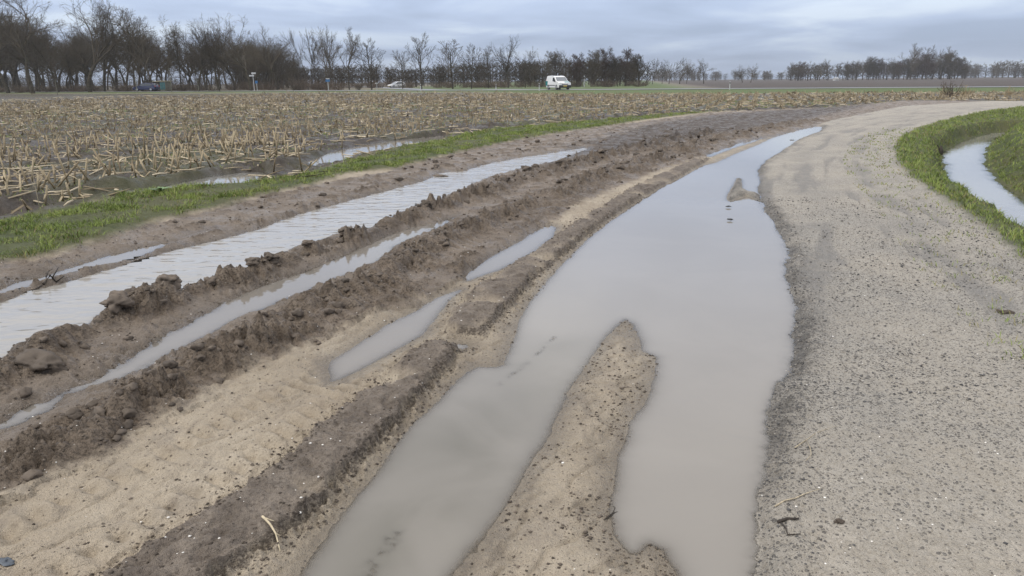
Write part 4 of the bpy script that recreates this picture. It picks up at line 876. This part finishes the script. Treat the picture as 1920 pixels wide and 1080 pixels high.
def body_mesh(prof, W, belt, tum, mat, name='body'):
    """prof: closed side outline (x forward, z up), listed clockwise from the front sill"""
    b = MB(); n = len(prof); top = max(p[1] for p in prof); ys = (-1, -.93, -.5, 0, .5, .93, 1)
    for y in ys:
        inset = 0.06 if abs(y) == 1 else 0.0
        cx = sum(p[0] for p in prof)/n; cz = sum(p[1] for p in prof)/n
        for (x, z) in prof:
            t = max(0, z-belt)/(top-belt); ww = W/2*(1-tum*t)
            b.v.append((x-(x-cx)*inset*.5, y*ww, z-(z-cz)*inset))
    for j in range(len(ys)-1):
        for i in range(n): k = (i+1) % n; b.f.append((j*n+i, j*n+k, (j+1)*n+k, (j+1)*n+i)); b.mi.append(0)
    b.f.append(tuple(range(n))[::-1]); b.f.append(tuple((len(ys)-1)*n+i for i in range(n))); b.mi += [0, 0]
    return b.mesh(name, mat, False)
def vehicle(name, loc, yaw, prof, W, belt, tum, wheels, wr, paintm, sidewin, screens, extras, label, cat):
    root = empty(name, loc, yaw); top = max(p[1] for p in prof)
    link('body', body_mesh(prof, W, belt, tum, paintm), root)
    def yy(z, off=.012): return W/2*(1-tum*max(0, z-belt)/(top-belt))+off
    for pl in sidewin:
        for s in (-1, 1):
            b = MB(); n = len(pl); b.v = [(x, s*yy(z), z) for x, z in pl]+[(x, s*yy(z, -.03), z) for x, z in pl]; F = tuple(range(n)); b.f = [F if s < 0 else F[::-1]]+[(i, (i+1) % n, n+(i+1) % n, n+i) for i in range(n)]; b.mi = [0]*len(b.f); b.build('side_window', GLASS, root)
    for nm, (x0, z0), (x1, z1), mt in screens:
        b = MB(); dx, dz = z1-z0, -(x1-x0); l_ = math.hypot(dx, dz); sgn = 1 if nm == 'windscreen' else -1; ox, oz = sgn*dx/l_*.014, sgn*dz/l_*.014
        if oz < 0: ox, oz = -ox, -oz
        w0, w1 = yy(z0, -.10), yy(z1, -.10); P = [(x0, -w0, z0), (x0, w0, z0), (x1, w1, z1), (x1, -w1, z1)]
        b.v = [(x+ox, y, z+oz) for x, y, z in P]+[(x-ox*2, y, z-oz*2) for x, y, z in P]; b.f = [(0, 1, 2, 3), (7, 6, 5, 4), (0, 4, 5, 1), (1, 5, 6, 2), (2, 6, 7, 3), (3, 7, 4, 0)]; b.mi = [0]*6; b.build(nm, mt, root)
    for wx in wheels:
        for s in (-1, 1):
            b = MB(); b.tube([(wx, s*(W/2-.20), wr), (wx, s*(W/2-.17), wr), (wx, s*(W/2+.005), wr), (wx, s*(W/2+.015), wr)], [wr*.9, wr, wr, wr*.9], 20); wh = b.build('wheel', TYRE, root)
            b = MB(); b.tube([(wx, s*(W/2+.0), wr), (wx, s*(W/2+.028), wr)], [wr*.62, wr*.56], 14); b.build('rim', RIM, wh)
    for nm, c_, d_, mt in extras: b = MB(); b.box(c_, d_); b.build(nm, mt, root)
    return tag(root, label, cat)
# white delivery van, nose towards +x
vprof = [(2.12, .22), (2.20, .45), (2.17, .72), (2.05, .88), (1.25, 1.10), (.62, 1.62), (.35, 1.74), (-.2, 1.80), (-1.6, 1.80), (-2.02, 1.74), (-2.15, 1.2), (-2.18, .55), (-2.12, .24)]
hv_ = hz(*VANP)+0.085
yawv = R(-69)
vehicle('delivery_van', (VANP[0], VANP[1], hv_), yawv, vprof, 1.80, .95, .13, (1.33, -1.35), .32, WHITEP,
    [[(1.02, 1.10), (.52, 1.55), (.05, 1.58), (.05, 1.08)]], [('windscreen', (1.24, 1.115), (.64, 1.615), LGLASS)],
    [('front_bumper', (2.14, 0, .40), (.22, 1.74, .34), BLACKP), ('grille', (2.13, 0, .68), (.10, .95, .16), BLACKP), ('headlight', (2.06, .66, .76), (.20, .36, .22), LAMP), ('headlight', (2.06, -.66, .76), (.20, .36, .22), LAMP),
     ('number_plate', (2.262, 0, .46), (.02, .52, .11), PLATE), ('rear_wrap', (-1.90, 0, .80), (.60, 1.835, .62), TEAL), ('side_moulding', (-.1, 0, .55), (2.0, 1.84, .10), BLACKP),
     ('wing_mirror', (.95, 1.02, 1.12), (.10, .20, .22), BLACKP), ('wing_mirror', (.95, -1.02, 1.12), (.10, .20, .22), BLACKP), ('rear_light', (-2.15, .80, 1.05), (.08, .12, .55), REDL), ('rear_light', (-2.15, -.80, 1.05), (.08, .12, .55), REDL)],
    'white delivery van with teal markings, driving on the public road', 'van')
_van = [o for o in COL.objects if o.name == 'delivery_van'][0]; b = MB(); b.add([(2.0, .05, .905), (2.0, .82, .905), (1.36, .78, 1.082), (1.50, .20, 1.043), (2.0, .05, .88), (2.0, .82, .88), (1.36, .78, 1.05), (1.50, .20, 1.01)], [(0, 1, 2, 3), (7, 6, 5, 4), (0, 4, 5, 1), (1, 5, 6, 2), (2, 6, 7, 3), (3, 7, 4, 0)]); b.build('bonnet_wrap', TEAL, _van)
cprof = [(2.02, .24), (2.12, .42), (2.08, .62), (1.85, .76), (1.02, .92), (.30, 1.34), (-.15, 1.45), (-.9, 1.45), (-1.55, 1.32), (-2.0, 1.02), (-2.10, .75), (-2.10, .40), (-2.02, .24)]
cw = [[(.86, .93), (.26, 1.28), (-.18, 1.37), (-.18, .92)], [(-.25, .92), (-.25, 1.37), (-.9, 1.36), (-1.5, 1.2), (-1.65, .97)]]
cs_ = [('windscreen', (1.0, .935), (.32, 1.332), LGLASS), ('rear_window', (-1.97, 1.045), (-1.58, 1.305), GLASS)]
ce = [('headlight', (2.0, .62, .66), (.2, .32, .14), LAMP), ('headlight', (2.0, -.62, .66), (.2, .32, .14), LAMP), ('front_bumper', (2.08, 0, .34), (.14, 1.5, .16), BLACKP), ('number_plate', (2.16, 0, .42), (.02, .5, .11), PLATE),
      ('wing_mirror', (.72, .95, .98), (.1, .18, .14), BLACKP), ('wing_mirror', (.72, -.95, .98), (.1, .18, .14), BLACKP), ('rear_light', (-2.05, .68, .85), (.12, .24, .2), REDL), ('rear_light', (-2.05, -.68, .85), (.12, .24, .2), REDL)]
pb = atd(275, 171, 138.0); vehicle('passenger_car', (pb[0], pb[1], hz(pb[0], pb[1])+.085), math.atan2(.42, -.9)+.35, cprof, 1.76, .90, .16, (1.28, -1.30), .31, BLUEP, cw, cs_, ce, 'dark blue hatchback car on the road in front of the oak wood', 'car')
pw = atd(744, 166, 190.0); vehicle('passenger_car', (pw[0], pw[1], hz(pw[0], pw[1])+.06), math.atan2(-.62, -.78), cprof, 1.76, .90, .16, (1.28, -1.30), .31, WHITEP, cw, cs_, ce, 'small white car far off on the side road before the grey belt', 'car')
# ------------------------------------------------------------------ kiosk, signs, posts
KW = simple('kiosk_panel', (0.16, 0.155, 0.125), .8, .2, 2); KR = simple('kiosk_roof', (0.52, 0.47, 0.33), .7); KD = simple('teal_door', (0.05, 0.17, 0.19), .6); KB = simple('kiosk_brick', (0.075, 0.05, 0.038), .9, .3, 3)
p = atd(307, 171, 143.5); kz = hz(p[0], p[1]); K = empty('utility_kiosk', (p[0], p[1], kz), R(-18))
b = MB(); b.box((-.95, 0, .85), (1.3, 1.6, 1.74)); b.build('wall', KB, K)
b = MB(); b.box((.62, 0, .88), (1.35, 1.55, 1.78)); b.build('cabinet', KW, K)
b = MB(); b.box((-.95, -.05, 1.77), (1.5, 1.9, .10)); b.build('roof', KR, K)
b = MB(); b.box((.66, -.05, 1.83), (1.6, 1.9, .10)); b.build('roof', KR, K)
for x in (.22, .62, 1.02): b = MB(); b.box((x, -.79, .95), (.30, .05, 1.25)); dd = b.build('door', KD, K); b = MB(); b.box((x+.1, -.83, 1.0), (.03, .03, .12)); b.build('handle', BLACKP, dd)
tag(K, 'small flat-roofed utility kiosk with teal doors beside the blue car', 'kiosk')
SW = simple('sign_white', (0.46, 0.47, 0.48), .6); SB = simple('sign_blue', (0.03, 0.13, 0.30), .5); POST = simple('galvanised', (0.42, 0.43, 0.44), .5)
def signpost(u, ds, h, boards, label, pm=POST):
    p = atd(u, 170, ds); r_ = empty('road_sign', (p[0], p[1], hz(p[0], p[1])-.03))
    b = MB(); b.tube([(0, 0, 0), (0, 0, h)], [.055, .055], 8); b.build('post', pm, r_)
    for (x, z, w_, hh, mt) in boards:
        b = MB(); b.box((x, -.08, z), (w_, .03, hh)); q = b.build('board', mt, r_); b = MB(); b.box((x, -.052, z), (.08, .03, hh*.6)); b.build('bracket', POST, q)
    tag(r_, label, 'sign')
signpost(477, 131, 3.1, [(.16, 2.95, .75, .26, SW), (-.20, 2.55, .85, .24, SW)], 'white signpost with two arrow boards at the edge of the oak wood', SW)
signpost(482.5, 132, 1.7, [(0, 1.5, .45, .45, SB)], 'small blue sign low beside the white signpost')
signpost(616, 128, 1.95, [(0, 1.62, .72, .36, SB), (0, 1.93, .62, .14, SW)], 'blue direction sign on a pale post right of the brown bush', SW)
signpost(707, 150, 1.4, [(0, 1.28, .6, .16, SW)], 'small plain white sign between the blue sign and the white car')
def pole(u, ds, h, r0, mt, label, name, band=None):
    p = atd(u, 168, ds); o = empty(name, (p[0], p[1], hz(p[0], p[1])-.03)); b = MB(); b.tube([(0, 0, 0), (0, 0, h*.96), (0, 0, h)], [r0, r0*.8, r0*.5], 8); b.build('shaft', mt, o)
    b = MB(); b.tube([(0, 0, h*.74), (0, 0, h*.86)], [r0*1.03, r0*1.0], 8); b.build('band', band or BLACKP, o); tag(o, label, 'post')
pole(1095, 178, 2.6, .09, SW, 'pale tall marker pole in front of the dense clump', 'marker_pole')
pole(789, 108, 1.0, .06, SW, 'white roadside marker post before the tall slender tree', 'marker_post'); pole(1011, 100.5, 1.0, .06, SW, 'white roadside marker post just left of the van', 'marker_post'); pole(1368, 94, 1.0, .06, SW, 'white roadside marker post opposite the far spreading field tree', 'marker_post'); pole(930, 111, .9, .06, SW, 'white roadside marker post below the round-crowned tree', 'marker_post')
# far pale shed at the foot of the far wood
p = atd(1567, 151, 400); S_ = empty('shed', (p[0], p[1], hz(p[0], p[1])), R(20)); b = MB(); b.box((0, 0, .9), (3.6, 3, 1.8)); b.build('wall', simple('pale_shed', (.40, .40, .39), .8), S_); S_.scale = (.6, .6, .6)
b = MB(); b.add([(-2, -1.7, 1.8), (2, -1.7, 1.8), (2, 1.7, 1.8), (-2, 1.7, 1.8), (-2, 0, 2.6), (2, 0, 2.6)], [(0, 1, 5, 4), (2, 3, 4, 5), (1, 2, 5), (3, 0, 4), (0, 3, 2, 1)]); b.build('roof', simple('shed_roof', (.42, .42, .42), .8), S_); tag(S_, 'tiny pale shed at the foot of the far wood', 'shed')
# ------------------------------------------------------------------ small stuff on the ground
def rock(seed, sub=1, flat=.7, rough=.25):
    bm = bmesh.new(); bmesh.ops.create_icosphere(bm, subdivisions=sub, radius=1.0); q = random.Random(seed)
    off = [q.uniform(-5, 5) for _ in range(3)]
    from mathutils import noise as mn
    for v in bm.verts:
        k = 1+rough*mn.noise(v.co*1.3+Vector(off))*1.6+rough*.5*mn.noise(v.co*3.1+Vector(off)); k += rough*.35*mn.noise(v.co*6.3+Vector(off))+rough*.22*mn.noise(v.co*12.7+Vector(off)); v.co *= k; v.co.z *= flat
    v_ = np.array([v.co[:] for v in bm.verts]); f_ = np.array([[v.index for v in f.verts] for f in bm.faces]); bm.free(); return v_, f_
def octa(seed):
    q = np.random.RandomState(seed); v = np.array([(1, 0, 0), (-1, 0, 0), (0, 1, 0), (0, -1, 0), (0, 0, 1), (0, 0, -1)], float)*(0.6+.7*q.rand(6, 1)); v[:, 2] *= .6
    return v, np.array([(0, 2, 4), (2, 1, 4), (1, 3, 4), (3, 0, 4), (2, 0, 5), (1, 2, 5), (3, 1, 5), (0, 3, 5)])
def scat(name, x, y, z, sizes, protos, mat, label, cat, smooth=False):
    VV, FF, HU = [], [], []; o = 0; pid = rs.randint(0, len(protos), len(x))
    for pi, (pv, pf) in enumerate(protos):
        k = np.where(pid == pi)[0]; m_ = len(k)
        if not m_: continue
        rz = rs.rand(m_)*6.283; P = pv[None]*sizes[k][:, None, None]; c_, s2 = np.cos(rz)[:, None], np.sin(rz)[:, None]
        VV.append(np.stack([P[..., 0]*c_-P[..., 1]*s2+x[k][:, None], P[..., 0]*s2+P[..., 1]*c_+y[k][:, None], P[..., 2]+z[k][:, None]+sizes[k][:, None]*.18], -1).reshape(-1, 3))
        FF.append((pf[None]+np.arange(m_)[:, None, None]*len(pv)+o).reshape(-1, 3)); o += m_*len(pv); HU.append(np.repeat(rs.rand(m_), len(pv)))
    me = npmesh(name, np.concatenate(VV), np.concatenate(FF), mat, smooth); fattr(me, 'hue', np.concatenate(HU)); print(name, len(x)); return tag(link(name, me), label, cat, kind='stuff')
def hmat(name, cols, rough=.8, nz=None):
    q = Mat(name); r_ = q.n('ShaderNodeValToRGB'); q.l(q.attr('hue'), r_.inputs[0]); els = r_.color_ramp.elements
    for i, (p_, c_) in enumerate(cols):
        e_ = els[i] if i < 2 else els.new(p_); e_.position = p_; e_.color = c_+(1,)
    c2 = r_.outputs[0]
    if nz: c2 = q.mix(q.math('MULTIPLY', q.ramp(q.noise(nz, 3), .4, .7), .5), c2, (0.05, 0.04, 0.032, 1))
    return q.fin(c2, rough, q.bump(q.noise(90, 3), .5, .006) if nz else None, .35)
STONE = hmat('stone_chips', [(0, (.055, .055, .058)), (1, (.46, .44, .41)), (.55, (.12, .118, .115)), (.8, (.22, .20, .175)), (.95, (.30, .28, .25))], .75)
CRUMB = hmat('mud_crumb', [(0, (.050, .040, .032)), (1, (.165, .135, .108)), (.6, (.095, .078, .062))], .8)
CLOD = hmat('mud_clod', [(0, (.070, .056, .044)), (1, (.145, .118, .094))], .75, 18)
SHELL = simple('shell', (.78, .76, .72), .6)
ROCKS = [rock(i, 2, .65, .6) for i in range(6)]; OCT = [octa(i) for i in range(6)]
def pts(n, rmax, rmin=1.9, pw=1.3):
    r_ = rmin+(rmax-rmin)*rs.rand(n)**pw; a = (rs.rand(n)-.5)*2*R(42); return r_*np.sin(a), r_*np.cos(a)
x, y = pts(240000, 11); z_, M_ = terrain(x, y)
dg = np.exp(-((np.maximum(M_['sdp'], 0)-.04)/.09)**2)
pr = M_['gravel']*(.35+.65*ss(2.6, 4.2, np.hypot(x, y)))*(0.08+0.55*ss(.0, .45, fbm(x, y, 1.1, 4, 301)+.25*ss(2.5, 6, y))+1.0*dg)*(1-M_['bank'])
k = (rs.rand(len(x)) < pr*.62) & (z_ > -.012); x, y, z_ = x[k], y[k], z_[k]
scat('gravel', x, y, z_, (.0020+.0062*rs.rand(len(x))**3.5)*(1+.08*np.hypot(x, y)), OCT, STONE, 'dark and pale stone chips strewn over the gravel path', 'gravel')
x, y = pts(330000, 12); z_, M_ = terrain(x, y); sl = np.minimum(sdpoly(SL1, x, y), sdpoly(SL2, x, y)); isl = (M_['mud'] < .5)*(M_['gravel'] < .5)*(M_['verge'] < .5)*(M_['field'] < .5)
island = ss(.4, .0, np.abs(M_['sdp']-.05))*(x > -.05)*(1-M_['gravel'])*(1-M_['mud'])
pr = .75*ss(.13, 0, np.abs(sl-.02))+.16*M_['mud']+.045*isl+.45*island*ss(-.1, .4, fbm(x, y, .3, 3, 303)+.35*ss(.1, .6, x))
k = (rs.rand(len(x)) < pr*.5) & (z_ > -.004) & (M_['gravel'] < .5) & (M_['bank'] < .3); x, y, z_ = x[k], y[k], z_[k]
scat('mud_crumbs', x, y, z_, (.0018+.0075*rs.rand(len(x))**4)*(1+.06*np.hypot(x, y)), OCT, CRUMB, 'dark crumbs of dried mud scattered along the broken rut edges', 'crumbs')
x, y = pts(80000, 26, 1.9, .9); z_, M_ = terrain(x, y); d1 = np.minimum(dline(R1, x, y)[0], dline(R2, x, y)[0])
k = (rs.rand(len(x)) < M_['mud']*(.06+.40*ss(.35, .0, d1))*ss(-.25, .3, fbm(x, y, .5, 3, 305))) & (z_ > .015); x, y, z_ = x[k], y[k], z_[k]
scat('mud_clods', x, y, z_, (.007+.030*rs.rand(len(x))**3)*(1+.9*ss(7, 16, np.hypot(x, y))), ROCKS, CLOD, 'lumps of churned mud heaped along the wheel-rut ridges', 'clods', False)
x, y = pts(2600, 9); z_, M_ = terrain(x, y); k = ((M_['mud']+M_['slab'] > .5) | (M_['gravel'] > .5) & (rs.rand(len(x)) < .35) | (rs.rand(len(x)) < .12)) & (z_ > .01) & (M_['verge'] < .3) & (M_['field'] < .3) & (M_['bank'] < .3) & (rs.rand(len(x)) < .55); x, y, z_ = x[k], y[k], z_[k]
scat('shell_fragments', x, y, z_, .003+.0045*rs.rand(len(x))**2, OCT, SHELL, 'small white shell fragments dotted over mud and gravel', 'shells')
# single clods, stones and sticks one can point at
def clodobj(u, v_, size, name, lb, cat, mat, seed, flat=.7, group=None, zoff=0):
    p = unp(u, v_, .04); v, f = rock(seed, 4, flat, .44); v = v*np.array(size); me = npmesh(name, v, f, mat, True); fattr(me, 'hue', np.full(len(v), random.Random(seed).random()))
    o = link(name, me, None, (p[0], p[1], hz(p[0], p[1])+size[2]*flat*.35+zoff)); o.rotation_euler = (0, 0, R(-25)); return tag(o, lb, cat, group)
CG = 'big clods on the ridge beside the rippled puddle'
clodobj(66, 690, (.17, .095, .085), 'mud_clod', 'largest block of dark mud on the ridge beside the rippled puddle', 'clod', CLOD, 11)
for i, (u, v_, a) in enumerate(((225, 592, .085), (262, 572, .075), (318, 555, .07), (395, 540, .05), (475, 512, .05), (510, 502, .055), (580, 474, .05), (648, 446, .05), (800, 396, .06), (905, 352, .07), (990, 326, .08))):
    clodobj(u, v_, (a*1.3, a, a), 'mud_clod', 'rounded dark mud clod crowning the ridge beside the rippled puddle', 'clod', CLOD, 20+i, .75, CG)
SDARK = simple('dark_stone', (.05, .05, .052), .6); SBLUE = simple('bluish_stone', (.07, .085, .105), .5)
clodobj(1487, 260, (.075, .045, .04), 'stone', 'dark stone standing in the far narrow tip of the big puddle', 'stone', SDARK, 51)
clodobj(1369, 408, (.028, .014, .014), 'stone', 'flat dark stone in the big puddle below the gravel bar', 'stone', SDARK, 52, zoff=.078)
clodobj(1366, 384, (.03, .012, .012), 'stone', 'thin dark stone in the big puddle touching the gravel bar foot', 'stone', SDARK, 53, zoff=.076)
clodobj(8, 1056, (.04, .022, .014), 'stone', 'bluish grey stone lying on the sandy flat', 'stone', SBLUE, 54)
clodobj(1885, 592, (.05, .032, .024), 'soil_lump', 'dark soil lump on the gravel path below the grass bank', 'clod', CLOD, 55)
clodobj(822, 326, (.16, .08, .05), 'soil_lump', 'small dark lump at the water edge of the rippled puddle', 'clod', CLOD, 56)
clodobj(1572, 985, (.016, .013, .012), 'soil_lump', 'round soil crumb on the sandy gravel near the dark stick', 'clod', CLOD, 57)
def stick(name, pix, r0, mat, lb, cat='stick', lift=.006, branches=()):
    def path(pp): return [(lambda q: (q[0], q[1], hz(q[0], q[1])+lift+(e[2] if len(e) > 2 else 0)))(unp(e[0], e[1], .035)) for e in pp]
    P = path(pix); base = Vector(P[0]); b = MB(); L = len(P); b.tube([tuple(Vector(p)-base) for p in P], [r0*(1-.5*i/(L-1)) for i in range(L)], 6); root = empty(name, base); b.build('stem', mat, root, smooth=True)
    for br in branches: Q = path(br); b = MB(); b.tube([tuple(Vector(p)-base) for p in Q], [r0*.6*(1-.5*i/(len(Q)-1)) for i in range(len(Q))], 5); b.build('side_twig', mat, root, smooth=True)
    return tag(root, lb, cat)
DSTK = simple('dark_wood', (.035, .028, .022), .8, .3, 40); PSTK = simple('pale_root', (.42, .36, .26), .8, .25, 60); SSTK = simple('straw_twig', (.50, .43, .30), .8, .2, 60)
stick('stick', [(1457, 983), (1475, 982), (1497, 980)], .007, DSTK, 'short thick dark stick on the sandy gravel by the water', branches=([(1464, 988), (1472, 1000), (1476, 1011), (1500, 1013)],))
stick('root', [(1452, 957), (1470, 949), (1490, 945), (1508, 935), (1538, 926)], .0035, PSTK, 'pale curved root lying just above the dark stick', 'root')
stick('root', [(1490, 842), (1511, 829), (1518, 845), (1520, 862), (1510, 874)], .003, PSTK, 'hooked pale root at the gravel edge above the curved root', 'root', branches=([(1511, 829), (1530, 816), (1568, 806)],))
stick('dead_stalk', [(494, 987), (508, 996), (518, 1008), (525, 1030)], .005, SSTK, 'bent straw-coloured stalk on the broken mud slab', 'stalk', .012, ([(498, 989), (516, 991)], [(518, 1008), (527, 1004)]))
stick('twig', [(1138, 960), (1150, 948), (1160, 944), (1175, 950)], .0035, DSTK, 'dark forked twig at the island shore', branches=([(1148, 950), (1154, 938), (1150, 935)], [(1155, 946), (1168, 940)]))
stick('stick', [(82, 531), (95, 522), (105, 527), (120, 520)], .013, DSTK, 'dark rotten branch on the strip between narrow and rippled puddle', lift=.03, branches=([(88, 527), (92, 517, .05), (100, 515, .06)], [(100, 525), (112, 515, .05)], [(78, 533), (60, 540)]))
stick('stick', [(552, 336), (585, 331), (615, 330)], .018, DSTK, 'dark split stalk bundle lying across the grass strip', lift=.03, branches=([(558, 340), (590, 338), (612, 335)],))
stick('dead_stalk', [(78, 412), (78, 412, .28), (77, 412, .5), (77, 412, .62)], .004, PSTK, 'tall thin bare dead stem standing in the grass strip', 'stalk', 0, ([(78, 412, .3), (68, 410, .5)], [(78, 412, .36), (88, 412, .55)]))
stick('stick', [(780, 392), (780, 390, .07)], .022, SDARK, 'short black stump on the ridge at the rippled puddle', lift=-.01)
p = unp(1762, 290, WZ); b = MB(); b.tube([(0, 0, -.05), (.02, 0, .10), (.0, 0, .22)], [.05, .06, .02], 7); o = empty('snag', (p[0], p[1], WZ)); b.build('stump', DSTK, o, smooth=True)
b = MB(); b.tube([(0, 0, .08), (-.10, 0, .26)], [.022, .008], 5); b.build('side_twig', DSTK, o); b = MB(); b.tube([(.02, 0, .04), (.14, 0, .08)], [.02, .01], 5); b.build('side_twig', DSTK, o); tag(o, 'dark snag sticking out of the ditch water at the grassy bank', 'stump')
# leafy weed on the grass strip
p = unp(302, 366, .05); W_ = empty('leafy_weed', (p[0], p[1], hz(p[0], p[1]))); LEAF = simple('weed_leaf', (.11, .19, .065), .5, .25, 8)
for i in range(16):
    a = i*2.4; l_ = rnd.uniform(.12, .22); e = rnd.uniform(.2, .9); w_ = l_*.34; cx, sx = math.cos(a), math.sin(a); b = MB(); P = []
    for t, ww in ((0, .12), (.35, .8), (.7, 1.0), (1.0, .15)):
        r_ = l_*t*math.cos(e*(1-.5*t)); zz = l_*t*math.sin(e)*(1-.45*t)+.01; P.append(((r_*cx-sx*w_*ww/2, r_*sx+cx*w_*ww/2, zz), (r_*cx+sx*w_*ww/2, r_*sx-cx*w_*ww/2, zz)))
    for (a1, b1_), (a2, b2_) in zip(P[:-1], P[1:]): b.quad(a1, b1_, b2_, a2)
    b.build('leaf', LEAF, W_, smooth=True)
tag(W_, 'pale green broad-leaved weed at the field side of the grass strip', 'weed')
# ------------------------------------------------------------------ air
hz_ = MB(); hz_.box((0, 0, 12.0), (2540, 2540, 30.0)); ho = hz_.build('haze', [bpy.data.materials.new('haze_air')])
hm = ho.data.materials[0]; hm.use_nodes = True; hm.node_tree.nodes.clear(); pv_ = hm.node_tree.nodes.new('ShaderNodeVolumePrincipled'); pv_.inputs['Color'].default_value = (.88, .93, 1, 1); pv_.inputs['Density'].default_value = 0.00024; pv_.inputs['Anisotropy'].default_value = .2
om = hm.node_tree.nodes.new('ShaderNodeOutputMaterial'); hm.node_tree.links.new(pv_.outputs[0], om.inputs['Volume']); tag(ho, kind='stuff')
